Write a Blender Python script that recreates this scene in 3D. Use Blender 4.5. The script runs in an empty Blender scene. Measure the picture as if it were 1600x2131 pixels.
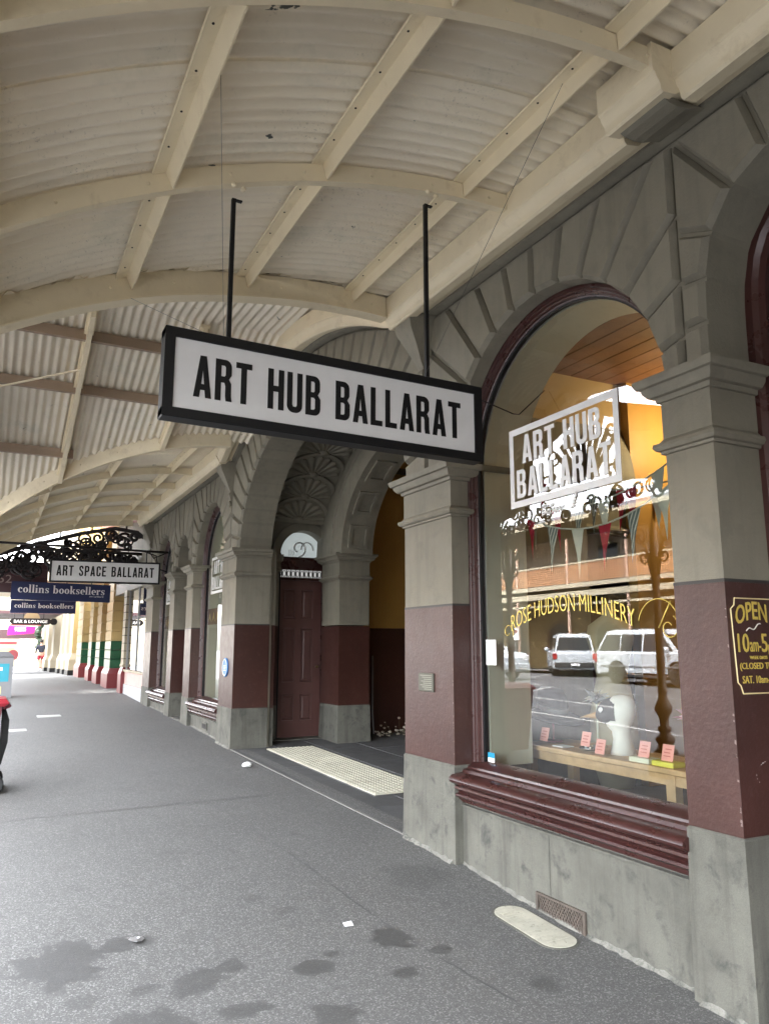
import bpy, bmesh, math, random
from mathutils import Vector, Matrix, Euler
R = math.radians
random.seed(7)
S = bpy.context.scene
COL = S.collection

# ------------------------------------------------------------------ camera, light, exposure
cam = bpy.data.cameras.new('camera')
cam.sensor_fit = 'AUTO'; cam.sensor_width = 36.0
cam.lens = 26.86; cam.clip_start = 0.05; cam.clip_end = 1500
camo = bpy.data.objects.new('camera', cam); COL.objects.link(camo)
camo.location = (-3, 0, 1.5); camo.rotation_euler = (R(100.0), 0, R(-27.06))
S.camera = camo

SUN_EL, SUN_AZ = 66.0, 100.0           # azimuth from +y towards +x
W = bpy.data.worlds.new('World'); S.world = W; W.use_nodes = True
nt = W.node_tree; nt.nodes.clear()
sky = nt.nodes.new('ShaderNodeTexSky'); sky.sky_type = 'NISHITA'; sky.sun_disc = False
sky.sun_elevation = R(SUN_EL); sky.sun_rotation = R(SUN_AZ); sky.air_density = 1.0; sky.dust_density = 4.0
hs = nt.nodes.new('ShaderNodeHueSaturation'); hs.inputs['Saturation'].default_value = 0.22
bg = nt.nodes.new('ShaderNodeBackground'); bg.inputs[1].default_value = 0.15
ow = nt.nodes.new('ShaderNodeOutputWorld')
nt.links.new(sky.outputs[0], hs.inputs['Color']); nt.links.new(hs.outputs[0], bg.inputs[0]); nt.links.new(bg.outputs[0], ow.inputs[0])
sun = bpy.data.lights.new('sun', 'SUN'); sun.energy = 1.5; sun.angle = R(14); sun.color = (1, .97, .92)
suno = bpy.data.objects.new('sun', sun); COL.objects.link(suno)
sd = Vector((math.sin(R(SUN_AZ)) * math.cos(R(SUN_EL)), math.cos(R(SUN_AZ)) * math.cos(R(SUN_EL)), math.sin(R(SUN_EL))))
suno.rotation_euler = (-sd).to_track_quat('-Z', 'Y').to_euler()
S.view_settings.view_transform = 'Standard'; S.view_settings.look = 'None'
S.view_settings.exposure = 4.95; S.view_settings.gamma = 1.0; S.view_settings.use_curve_mapping = False
S.cycles.use_denoising = True
S.cycles.max_bounces = 10; S.cycles.diffuse_bounces = 6; S.cycles.glossy_bounces = 4; S.cycles.transparent_max_bounces = 10
S.cycles.caustics_reflective = False; S.cycles.caustics_refractive = False
S.cycles.sample_clamp_indirect = 6.0

# ------------------------------------------------------------------ materials
def new_mat(name):
    m = bpy.data.materials.new(name); m.use_nodes = True
    t = m.node_tree; b = t.nodes['Principled BSDF']
    return m, t, b
def N(t, kind, **kw):
    n = t.nodes.new(kind)
    for k, v in kw.items(): setattr(n, k, v)
    return n
def mathn(t, op, a, b=None, clamp=False):
    n = t.nodes.new('ShaderNodeMath'); n.operation = op; n.use_clamp = clamp
    for i, v in enumerate((a, b)):
        if v is None: continue
        if isinstance(v, (int, float)): n.inputs[i].default_value = v
        else: t.links.new(v, n.inputs[i])
    return n.outputs[0]
def ramp(t, src, lo, hi, clo=(0, 0, 0, 1), chi=(1, 1, 1, 1)):
    n = t.nodes.new('ShaderNodeValToRGB'); e = n.color_ramp.elements
    e[0].position = lo; e[0].color = clo; e[1].position = hi; e[1].color = chi
    t.links.new(src, n.inputs[0]); return n.outputs[0]
def mixc(t, fac, a, b, mode='MIX'):
    n = t.nodes.new('ShaderNodeMix'); n.data_type = 'RGBA'; n.blend_type = mode
    for sock, v in ((n.inputs[0], fac), (n.inputs[6], a), (n.inputs[7], b)):
        if isinstance(v, (int, float)): sock.default_value = v
        elif isinstance(v, tuple): sock.default_value = v if len(v) == 4 else (*v, 1)
        else: t.links.new(v, sock)
    return n.outputs[2]
def noise(t, scale, detail=4, rough=.6, stretch=None, vec=None, dist=0.0):
    if vec is None:
        g = t.nodes.new('ShaderNodeNewGeometry'); vec = g.outputs['Position']
    if stretch:
        mp = t.nodes.new('ShaderNodeMapping'); mp.inputs['Scale'].default_value = stretch
        t.links.new(vec, mp.inputs[0]); vec = mp.outputs[0]
    n = t.nodes.new('ShaderNodeTexNoise'); n.inputs['Scale'].default_value = scale
    n.inputs['Detail'].default_value = detail; n.inputs['Roughness'].default_value = rough; n.inputs['Distortion'].default_value = dist
    t.links.new(vec, n.inputs['Vector']); return n.outputs[0]
def bump(t, b, h, strength=.3, dist=.01, prev=None):
    n = t.nodes.new('ShaderNodeBump'); n.inputs['Strength'].default_value = strength; n.inputs['Distance'].default_value = dist
    t.links.new(h, n.inputs['Height'])
    if prev is not None: t.links.new(prev, n.inputs['Normal'])
    t.links.new(n.outputs[0], b.inputs['Normal']); return n.outputs[0]

MATS = {}
def paint(name, col, rough=.6, var=.16, scale=1.3, streak=.0, grain=.0, bmp=.15, bscale=60, dirt=None, rnd=.06, spec=.5, metal=0.0, dirt_amt=.5, dirt_scale=5.0, dirt_lo=.52):
    """painted or mineral surface: base colour with broad mottling, vertical runs, grain, wear blotches and fine relief"""
    m, t, b = new_mat(name)
    c = (*col, 1)
    n1 = noise(t, scale, 5, .62)
    f = ramp(t, n1, .3, .72)
    dk = tuple(v * (1 - var) for v in col); lt = tuple(min(1, v * (1 + var)) for v in col)
    out = mixc(t, f, dk, lt)
    if streak:
        n2 = noise(t, 9, 4, .65, (1, 1, .07))
        out = mixc(t, mathn(t, 'MULTIPLY', ramp(t, n2, .48, .75), streak), out, tuple(v * .35 for v in col))
    if grain:
        n3 = noise(t, 220, 2, .8)
        out = mixc(t, mathn(t, 'MULTIPLY', ramp(t, n3, .35, .7), grain), out, tuple(v * .45 for v in col))
    if dirt:
        n4 = noise(t, dirt_scale, 6, .7, dist=.4)
        out = mixc(t, mathn(t, 'MULTIPLY', ramp(t, n4, dirt_lo, dirt_lo + .16), dirt_amt), out, dirt)
    if rnd:
        oi = N(t, 'ShaderNodeObjectInfo')
        v = mathn(t, 'ADD', mathn(t, 'MULTIPLY', oi.outputs['Random'], 2 * rnd), 1 - rnd)
        h = N(t, 'ShaderNodeHueSaturation'); t.links.new(out, h.inputs['Color']); t.links.new(v, h.inputs['Value']); out = h.outputs[0]
    t.links.new(out, b.inputs['Base Color'])
    rr = mathn(t, 'ADD', mathn(t, 'MULTIPLY', noise(t, 7, 4), .3), rough - .15, True)
    t.links.new(rr, b.inputs['Roughness'])
    b.inputs['Specular IOR Level'].default_value = spec; b.inputs['Metallic'].default_value = metal
    if bmp: bump(t, b, noise(t, bscale, 5, .7), bmp, .006)
    MATS[name] = m; return m
def flat(name, col, rough=.5, metal=0.0, spec=.5, emit=None, es=1.0):
    m, t, b = new_mat(name)
    n1 = noise(t, 6, 4)
    out = mixc(t, n1, tuple(v * .9 for v in col), tuple(min(1, v * 1.08) for v in col))
    t.links.new(out, b.inputs['Base Color'])
    b.inputs['Roughness'].default_value = rough; b.inputs['Metallic'].default_value = metal; b.inputs['Specular IOR Level'].default_value = spec
    if emit: b.inputs['Emission Color'].default_value = (*emit, 1); b.inputs['Emission Strength'].default_value = es
    MATS[name] = m; return m

stone = paint('greygreen_render_paint', (.215, .196, .15), .66, .13, 1.1, .3, .10, .45, 60, (.13, .12, .095), .06, dirt_amt=.4)
stoneD = stone
maroon = paint('maroon_gloss_paint', (.047, .0175, .0135), .36, .22, 1.6, .15, .05, .4, 38, (.10, .055, .047), .05, dirt_amt=.3, dirt_scale=22, dirt_lo=.54)
maroonF = paint('maroon_joinery_paint', (.046, .0155, .0135), .3, .15, 2, .1, 0, .14, 26, (.03, .012, .01), .03, dirt_amt=.5, dirt_scale=16, dirt_lo=.56)
plinthM = paint('weathered_bluestone', (.125, .122, .102), .85, .3, 2.6, .75, .45, .7, 40, (.045, .046, .042), .08, dirt_amt=.8, dirt_scale=7, dirt_lo=.54)
cream = paint('cream_awning_paint', (.74, .645, .46), .55, .09, 1.2, 0, .05, .2, 30, (.42, .33, .2), .04, dirt_amt=.4, dirt_scale=5, dirt_lo=.56)
blackM = flat('black_enamel', (.006, .006, .007), .45, 0, .3)
lineM = flat('dark_lining_paint', (.03, .028, .026), .5)
ochre = paint('ochre_wall_paint', (.45, .25, .06), .55, .12, 1.2, .1, 0, .15, 30)
gold = paint('gold_shop_wall_paint', (.42, .30, .145), .55, .1, 1.0, 0, 0, .1, 30)
reveal = paint('pale_reveal_paint', (.78, .76, .62), .6, .06, 1.0, .1, 0, .15, 30)
woodB = paint('red_brown_boards', (.16, .066, .03), .5, .25, 4, 0, 0, .2, 30)
benchM = paint('pale_pine', (.55, .36, .19), .45, .2, 6, 0, 0, .15, 40)
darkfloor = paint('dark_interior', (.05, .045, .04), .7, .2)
whiteS = flat('white_sign_face', (.80, .80, .81), .35)
goldL = flat('gold_leaf_lettering', (.72, .55, .12), .35, .35)
dkiron = flat('dark_cast_iron', (.012, .009, .009), .6, 0, .3)
greyiron = flat('galvanised_steel', (.24, .24, .25), .45, .6)
yellowW = paint('yellow_render_paint', (.42, .31, .135), .65, .1, 1.2, .1, .05, .2, 40)
creamW = paint('pale_cream_render', (.36, .315, .225), .65, .1, 1.2, .1, .05, .2, 40)
greenW = flat('bottle_green_paint', (.012, .075, .035), .3)
redW = flat('oxide_red_paint', (.15, .022, .026), .35)
navy = flat('navy_sign_face', (.008, .016, .075), .4)
whiteL = flat('white_lettering', (.82, .82, .82), .4)
magenta = flat('magenta_sign_face', (.42, .006, .14), .4)
maroonA = flat('dark_maroon_fascia', (.05, .018, .02), .5)
rubber = flat('black_rubber', (.012, .012, .012), .7)

def sheet_mat():
    m, t, b = new_mat('painted_corrugated_iron')
    base = mixc(t, ramp(t, noise(t, 1.1, 5), .3, .7), (.72, .645, .505), (.85, .785, .645))
    pk = ramp(t, noise(t, .8, 3), .45, .7)
    base = mixc(t, mathn(t, 'MULTIPLY', pk, .3), base, (.64, .54, .46))
    gr = ramp(t, noise(t, 2.2, 5, .7), .55, .75)
    base = mixc(t, mathn(t, 'MULTIPLY', gr, .45), base, (.44, .44, .34))
    sp = ramp(t, noise(t, 60, 4, .75), .58, .66)
    zone = ramp(t, noise(t, 1.7, 4, .7), .47, .62)
    base = mixc(t, mathn(t, 'MULTIPLY', mathn(t, 'MULTIPLY', sp, zone), .5), base, (.25, .23, .19))
    pe = ramp(t, noise(t, 3.4, 5, .62, (1, 2.2, 1)), .70, .712)
    base = mixc(t, pe, base, (.075, .085, .075))
    oi = N(t, 'ShaderNodeObjectInfo')
    h = N(t, 'ShaderNodeHueSaturation'); t.links.new(base, h.inputs['Color'])
    t.links.new(mathn(t, 'ADD', mathn(t, 'MULTIPLY', oi.outputs['Random'], .2), .9), h.inputs['Value'])
    t.links.new(h.outputs[0], b.inputs['Base Color']); b.inputs['Roughness'].default_value = .6
    bump(t, b, noise(t, 30, 4, .7), .15, .004)
    return m
sheetM = sheet_mat()

STAINS = [(-2.55, 4.42, .30, .17, 1), (-2.28, 4.52, .12, .10, 1), (-2.45, 4.55, .10, .12, 1), (-2.13, 4.5, .10, .07, .8), (-1.98, 3.98, .22, .08, .8), (-1.8, 4.05, .12, .09, .8),
          (-2.28, 3.62, .25, .10, .8), (-1.85, 3.62, .14, .09, .8), (-1.42, 3.85, .14, .09, .9), (-1.27, 3.95, .07, .05, .8), (-.93, 3.98, .17, .12, .95), (-1.05, 3.6, .09, .06, .8),
          (-1.33, 4.55, .10, .07, .55), (-1.45, 4.8, .09, .06, .6), (-1.5, 3.4, .16, .1, .8), (-2.5, 4.0, .09, .07, .7), (-.75, 3.75, .08, .06, .8), (-.5, 3.2, .12, .1, .6), (-.35, 4.7, .3, .12, .4), (-2.2, 4.0, .1, .06, .7)]
def asphalt(name, col, stains=()):
    m, t, b = new_mat(name)
    g = N(t, 'ShaderNodeNewGeometry'); pos = g.outputs['Position']
    base = mixc(t, ramp(t, noise(t, .7, 5, .6), .3, .7), tuple(v * .82 for v in col), tuple(v * 1.15 for v in col))
    sp = noise(t, 170, 3, .85)
    base = mixc(t, ramp(t, sp, .36, .66), tuple(v * .38 for v in col), base)
    gm = ramp(t, noise(t, 42, 3, .7), .36, .64); base = mixc(t, gm, mixc(t, .5, base, tuple(v * .45 for v in col)), base)
    vo = N(t, 'ShaderNodeTexVoronoi'); vo.inputs['Scale'].default_value = 150; t.links.new(pos, vo.inputs['Vector'])
    hsv = N(t, 'ShaderNodeSeparateColor'); t.links.new(vo.outputs['Color'], hsv.inputs[0])
    base = mixc(t, mathn(t, 'MULTIPLY', ramp(t, hsv.outputs[0], .78, .88), .45), base, tuple(min(1, v * 1.9) for v in col))
    base = mixc(t, mathn(t, 'MULTIPLY', ramp(t, hsv.outputs[1], .72, .9), .5), base, tuple(v * .4 for v in col))
    lf = ramp(t, noise(t, 2.6, 6, .68, (1.0, .55, 1), dist=.6), .57, .7)
    base = mixc(t, mathn(t, 'MULTIPLY', lf, .4), base, tuple(v * .45 for v in col))
    if stains:
        sm = ramp(t, noise(t, 5.5, 6, .7, (1, 1.3, 1), dist=.3), .635, .66)
        base = mixc(t, mathn(t, 'MULTIPLY', sm, .5), base, tuple(v * .42 for v in col))
        wob_ = mathn(t, 'MULTIPLY', mathn(t, 'SUBTRACT', noise(t, 7, 8, .68, dist=.5), .5), 2.6)
        acc = None
        for cx, cy, rx, ry, a in stains:
            rx *= .8; ry = rx * 1.05 if ry > .09 else rx * .8
            s2 = N(t, 'ShaderNodeVectorMath', operation='SUBTRACT'); t.links.new(pos, s2.inputs[0]); s2.inputs[1].default_value = (cx, cy, 0)
            d2 = N(t, 'ShaderNodeVectorMath', operation='MULTIPLY'); t.links.new(s2.outputs[0], d2.inputs[0]); d2.inputs[1].default_value = (1 / rx, 1 / ry, 0)
            ln = N(t, 'ShaderNodeVectorMath', operation='LENGTH'); t.links.new(d2.outputs[0], ln.inputs[0])
            v = mathn(t, 'MULTIPLY', mathn(t, 'MULTIPLY', mathn(t, 'ADD', mathn(t, 'SUBTRACT', .95, ln.outputs['Value']), wob_), 7.0, True), a)
            acc = v if acc is None else mathn(t, 'MAXIMUM', acc, v)
        base = mixc(t, mathn(t, 'MULTIPLY', acc, .86), base, tuple(v * .3 for v in col))
        t.links.new(mathn(t, 'SUBTRACT', .82, mathn(t, 'MULTIPLY', acc, .2)), b.inputs['Roughness'])
    else: b.inputs['Roughness'].default_value = .8
    t.links.new(base, b.inputs['Base Color'])
    bump(t, b, sp, .55, .006)
    return m
pavM = asphalt('grey_asphalt_footpath', (.160, .158, .151), STAINS)
roadM = asphalt('road_asphalt', (.07, .072, .076))

def glass_mat(name, tint=(.93, .97, .95), ior=1.52, boost=1.0, rough=0.0):
    m = bpy.data.materials.new(name); m.use_nodes = True; t = m.node_tree; t.nodes.clear()
    o = N(t, 'ShaderNodeOutputMaterial'); mx = N(t, 'ShaderNodeMixShader'); tr = N(t, 'ShaderNodeBsdfTransparent'); gl = N(t, 'ShaderNodeBsdfGlossy')
    tr.inputs[0].default_value = (*tint, 1); gl.inputs['Roughness'].default_value = rough
    fr = N(t, 'ShaderNodeFresnel'); fr.inputs[0].default_value = ior
    f = mathn(t, 'MULTIPLY', fr.outputs[0], boost, True)
    # slow ripple of old plate glass
    bp = N(t, 'ShaderNodeBump'); bp.inputs['Strength'].default_value = .03; bp.inputs['Distance'].default_value = .02
    t.links.new(noise(t, 1.2, 1, .4), bp.inputs['Height']); t.links.new(bp.outputs[0], gl.inputs['Normal'])
    t.links.new(f, mx.inputs[0]); t.links.new(tr.outputs[0], mx.inputs[1]); t.links.new(gl.outputs[0], mx.inputs[2]); t.links.new(mx.outputs[0], o.inputs[0])
    return m
glassM = glass_mat('shop_window_glass', (.90, .95, .93), 1.55, 1.8)
glassC = flat('dark_car_glass', (.008, .009, .01), .12, 0, .3)

# ------------------------------------------------------------------ object helpers
CH = {}
def link(o, parent=None):
    COL.objects.link(o)
    if parent is not None:
        o.parent = parent
        o.matrix_parent_inverse = PINV.get(parent.name, Matrix())
        CH.setdefault(parent.name, []).append(o)
    return o
PINV = {}
def tag(o, label=None, cat=None, group=None, kind=None):
    if label: o['label'] = label
    if cat: o['category'] = cat
    if group: o['group'] = group
    if kind: o['kind'] = kind
    return o
def thing(name, label, cat, loc=(0, 0, 0), rz=0.0, group=None, world=True):
    """Empty at a thing's base; with world=True its parts are given in world coordinates"""
    o = bpy.data.objects.new(name, None); o.empty_display_size = .2
    COL.objects.link(o); o.location = loc; o.rotation_euler = (0, 0, rz)
    PINV[o.name] = (Matrix.Translation(loc) @ Matrix.Rotation(rz, 4, 'Z')).inverted() if world else Matrix()
    return tag(o, label, cat, group)
def mesh(name, vs, fs, m, parent=None, smooth=False, mats=None, mi=None):
    me = bpy.data.meshes.new(name); me.from_pydata([tuple(v) for v in vs], [], fs); me.update()
    for mm in (mats or [m]): me.materials.append(mm)
    if mi: me.polygons.foreach_set('material_index', mi)
    if smooth: me.polygons.foreach_set('use_smooth', [True] * len(me.polygons))
    return link(bpy.data.objects.new(name, me), parent)
class MB:
    """collects shapes for one mesh"""
    def __init__(s): s.v = []; s.f = []; s.mi = []; s.cur = 0
    def add(s, vs, fs):
        o = len(s.v); s.v += [Vector(v) for v in vs]; s.f += [tuple(i + o for i in f) for f in fs]; s.mi += [s.cur] * len(fs); return s
    def box(s, x0, x1, y0, y1, z0, z1):
        return s.add([(x0, y0, z0), (x1, y0, z0), (x1, y1, z0), (x0, y1, z0), (x0, y0, z1), (x1, y0, z1), (x1, y1, z1), (x0, y1, z1)],
                     [(3, 2, 1, 0), (4, 5, 6, 7), (0, 1, 5, 4), (1, 2, 6, 5), (2, 3, 7, 6), (3, 0, 4, 7)])
    def bbox(s, x0, x1, y0, y1, z0, z1, c=.006):
        """box with chamfered edges: three stacked rings"""
        rings = []
        for z, d in ((z0, c), (z0 + c, 0), (z1 - c, 0), (z1, c)):
            rings.append([(x0 + d, y0 + d, z), (x1 - d, y0 + d, z), (x1 - d, y1 - d, z), (x0 + d, y1 - d, z)])
        return s.loft(rings)
    def loft(s, rings, caps=True, closed=True):
        n = len(rings[0]); vs = [p for r in rings for p in r]; fs = []
        for i in range(len(rings) - 1):
            for j in range(n if closed else n - 1):
                k = (j + 1) % n
                fs.append((i * n + j, i * n + k, (i + 1) * n + k, (i + 1) * n + j))
        if caps:
            fs.append(tuple(range(n - 1, -1, -1))); fs.append(tuple((len(rings) - 1) * n + j for j in range(n)))
        return s.add(vs, fs)
    def prism(s, poly, lo, hi, axis='x'):
        f = {'x': lambda a, b, h: (h, a, b), 'y': lambda a, b, h: (a, h, b), 'z': lambda a, b, h: (a, b, h)}[axis]
        return s.loft([[f(a, b, lo) for a, b in poly], [f(a, b, hi) for a, b in poly]])
    def tube(s, pts, r, n=8, closed=False):
        pts = [Vector(p) for p in pts]; rings = []
        rs = r if isinstance(r, (list, tuple)) else [r] * len(pts)
        up = None
        for i, p in enumerate(pts):
            d = (pts[min(i + 1, len(pts) - 1)] - pts[max(i - 1, 0)])
            if closed: d = pts[(i + 1) % len(pts)] - pts[i - 1]
            d.normalize()
            if up is None: up = Vector((0, 0, 1)) if abs(d.z) < .9 else Vector((1, 0, 0))
            a = d.cross(up)
            if a.length < 1e-5: a = d.orthogonal()
            a.normalize(); b = a.cross(d); up = b
            rings.append([p + a * (rs[i] * math.cos(2 * math.pi * j / n)) + b * (rs[i] * math.sin(2 * math.pi * j / n)) for j in range(n)])
        if closed: rings.append(rings[0]); return s.loft(rings, False)
        return s.loft(rings)
    def lathe(s, prof, n=20, c=(0, 0, 0), axis='z'):
        rings = []
        for r, h in prof:
            ring = []
            for j in range(n):
                a = 2 * math.pi * j / n; u, v = r * math.cos(a), r * math.sin(a)
                ring.append({'z': (c[0] + u, c[1] + v, c[2] + h), 'x': (c[0] + h, c[1] + u, c[2] + v), 'y': (c[0] + u, c[1] + h, c[2] + v)}[axis])
            rings.append(ring)
        return s.loft(rings)
    def rect_loft(s, x0, x1, y0, y1, prof, nox1=False):
        """rectangle footprint grown by p at height z"""
        return s.loft([[(x0 - p, y0 - p, z), (x1 + (0 if nox1 else p), y0 - p, z), (x1 + (0 if nox1 else p), y1 + p, z), (x0 - p, y1 + p, z)] for z, p in prof])
    def ico(s, c, r, sub=1, sc=(1, 1, 1)):
        bm = bmesh.new(); bmesh.ops.create_icosphere(bm, subdivisions=sub, radius=r)
        s.add([(c[0] + v.co.x * sc[0], c[1] + v.co.y * sc[1], c[2] + v.co.z * sc[2]) for v in bm.verts], [tuple(v.index for v in f.verts) for f in bm.faces]); bm.free(); return s
    def strip(s, p0, p1, w, nrm, t=.004):
        """flat bar from p0 to p1, wide w, lying square to nrm"""
        p0, p1, nrm = Vector(p0), Vector(p1), Vector(nrm).normalized(); d = (p1 - p0).normalized(); a = d.cross(nrm).normalized() * w / 2; b = nrm * t / 2
        return s.loft([[p - a - b, p + a - b, p + a + b, p - a + b] for p in (p0, p1)])
    def build(s, name, m, parent=None, smooth=False, mats=None):
        return mesh(name, s.v, s.f, m, parent, smooth, mats, s.mi if mats else None)
def shade_auto(o, ang=40):
    me = o.data
    me.polygons.foreach_set('use_smooth', [True] * len(me.polygons))
    bm = bmesh.new(); bm.from_mesh(me)
    for e in bm.edges:
        if len(e.link_faces) == 2 and e.calc_face_angle(0) > R(ang): e.smooth = False
    bm.to_mesh(me); bm.free(); return o
def copy_tree(o, parent=None):
    c = o.copy(); COL.objects.link(c)
    if parent is not None: c.parent = parent; CH.setdefault(parent.name, []).append(c)
    PINV[c.name] = PINV.get(o.name, Matrix())
    for ch in CH.get(o.name, []): copy_tree(ch, c)
    return c
def lerp_table(tab, v):
    if v <= tab[0][0]: return tab[0][1]
    for (a, b), (c, d) in zip(tab, tab[1:]):
        if v <= c: return b + (d - b) * (v - a) / (c - a)
    return tab[-1][1]
def clip(poly, nx, ny, d):
    """keep nx*x+ny*y <= d"""
    out = []
    for i, p in enumerate(poly):
        q = poly[(i + 1) % len(poly)]
        a = nx * p[0] + ny * p[1] - d; b = nx * q[0] + ny * q[1] - d
        if a <= 0: out.append(p)
        if (a < 0 < b) or (b < 0 < a):
            t = a / (a - b); out.append((p[0] + (q[0] - p[0]) * t, p[1] + (q[1] - p[1]) * t))
    return out
def area(p): return sum(a[0] * b[1] - b[0] * a[1] for a, b in zip(p, p[1:] + p[:1])) / 2
def inset(poly, d):
    """convex polygon moved inwards by d"""
    if area(poly) < 0: poly = poly[::-1]
    out = poly
    for i, p in enumerate(poly):
        q = poly[(i + 1) % len(poly)]; ex, ey = q[0] - p[0], q[1] - p[1]; l = math.hypot(ex, ey)
        if l < 1e-6: continue
        nx, ny = ey / l, -ex / l
        out = clip(out, nx, ny, nx * p[0] + ny * p[1] - d)
        if len(out) < 3: return []
    cl = []
    for p in out:
        if not cl or math.hypot(p[0] - cl[-1][0], p[1] - cl[-1][1]) > 1e-4: cl.append(p)
    if len(cl) > 1 and math.hypot(cl[0][0] - cl[-1][0], cl[0][1] - cl[-1][1]) < 1e-4: cl.pop()
    return cl if len(cl) >= 3 else []

# ------------------------------------------------------------------ lettering
def arc(cx, cy, rx, ry, a0, a1, n=6): return [(cx + rx * math.cos(R(a0 + (a1 - a0) * i / n)), cy + ry * math.sin(R(a0 + (a1 - a0) * i / n))) for i in range(n + 1)]
def rr(x0, y0, x1, y1, r, n=4): return arc(x1 - r, y1 - r, r, r, 0, 90, n) + arc(x0 + r, y1 - r, r, r, 90, 180, n) + arc(x0 + r, y0 + r, r, r, 180, 270, n) + arc(x1 - r, y0 + r, r, r, 270, 360, n)
s_ = .15
GL = {
 'A': (.45, [[(0, 0), (.145, 1), (.305, 1), (.45, 0), (.30, 0), (.277, .18), (.173, .18), (.15, 0)], [(.19, .32), (.26, .32), (.225, .66)]]),
 'R': (.44, [[(0, 0), (0, 1), (.25, 1)] + arc(.25, .83, .165, .17, 90, 0) + [(.415, .64), (.35, .53), (.41, .43), (.415, .12), (.435, 0), (.28, 0), (.262, .12), (.262, .36), (.235, .44), (.15, .44), (.15, 0)], [(.15, .59), (.15, .855), (.235, .855), (.262, .82), (.262, .63), (.235, .59)]]),
 'T': (.42, [[(.135, 0), (.135, .86), (0, .86), (0, 1), (.42, 1), (.42, .86), (.285, .86), (.285, 0)]]),
 'H': (.44, [[(0, 0), (0, 1), (.15, 1), (.15, .585), (.285, .585), (.285, 1), (.435, 1), (.435, 0), (.285, 0), (.285, .44), (.15, .44), (.15, 0)]]),
 'U': (.43, [[(0, 1), (0, .17)] + arc(.18, .17, .18, .18, 180, 270) + arc(.24, .17, .18, .18, 270, 360) + [(.42, 1), (.275, 1), (.275, .19), (.25, .14), (.17, .14), (.145, .19), (.145, 1)]]),
 'B': (.43, [[(0, 0), (0, 1), (.24, 1)] + arc(.24, .83, .165, .17, 90, 0) + [(.405, .63), (.345, .525), (.42, .42), (.42, .17)] + arc(.255, .17, .165, .17, 0, -90) , [(.15, .585), (.15, .86), (.23, .86), (.255, .82), (.255, .625), (.23, .585)], [(.15, .14), (.15, .45), (.235, .45), (.268, .41), (.268, .18), (.235, .14)]]),
 'L': (.37, [[(0, 0), (0, 1), (.15, 1), (.15, .14), (.36, .14), (.36, 0)]]),
 'P': (.42, [[(0, 0), (0, 1), (.24, 1)] + arc(.24, .82, .17, .18, 90, 0) + arc(.24, .57, .17, .18, 0, -90) + [(.15, .39), (.15, 0)], [(.15, .53), (.15, .86), (.23, .86), (.262, .82), (.262, .57), (.23, .53)]]),
 'E': (.38, [[(0, 0), (0, 1), (.37, 1), (.37, .86), (.15, .86), (.15, .585), (.33, .585), (.33, .445), (.15, .445), (.15, .14), (.37, .14), (.37, 0)]]),
 'C': (.43, [arc(.21, .82, .2, .19, 0, 180) + arc(.21, .18, .2, .19, 180, 360) + [(.41, .36), (.265, .36), (.265, .19), (.24, .135), (.18, .135), (.155, .19), (.155, .81), (.18, .865), (.24, .865), (.265, .81), (.265, .66), (.41, .66)]]),
 'S': (.42, [arc(.205, .82, .195, .19, 0, 180) + [(.01, .72), (.04, .6), (.245, .36), (.255, .3), (.255, .19), (.23, .135), (.18, .135), (.155, .19), (.155, .30), (.01, .30), (.01, .18)] + arc(.205, .18, .195, .19, 180, 360) + [(.40, .32), (.36, .44), (.165, .66), (.155, .71), (.155, .81), (.18, .865), (.23, .865), (.255, .81), (.255, .71), (.40, .71)]]),
 ' ': (.22, []),
}
def el(cx, cy, rx, ry, n=20): return arc(cx, cy, rx, ry, 0, 360, n)[:-1]
XH = .62
def stem(x, h, w=.16): return [(x - .05, 0), (x - .05, .05), (x, .05), (x, h - .07), (x - .05, h - .05), (x - .05, h), (x + w, h), (x + w, .05), (x + w + .05, .05), (x + w + .05, 0)]
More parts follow.
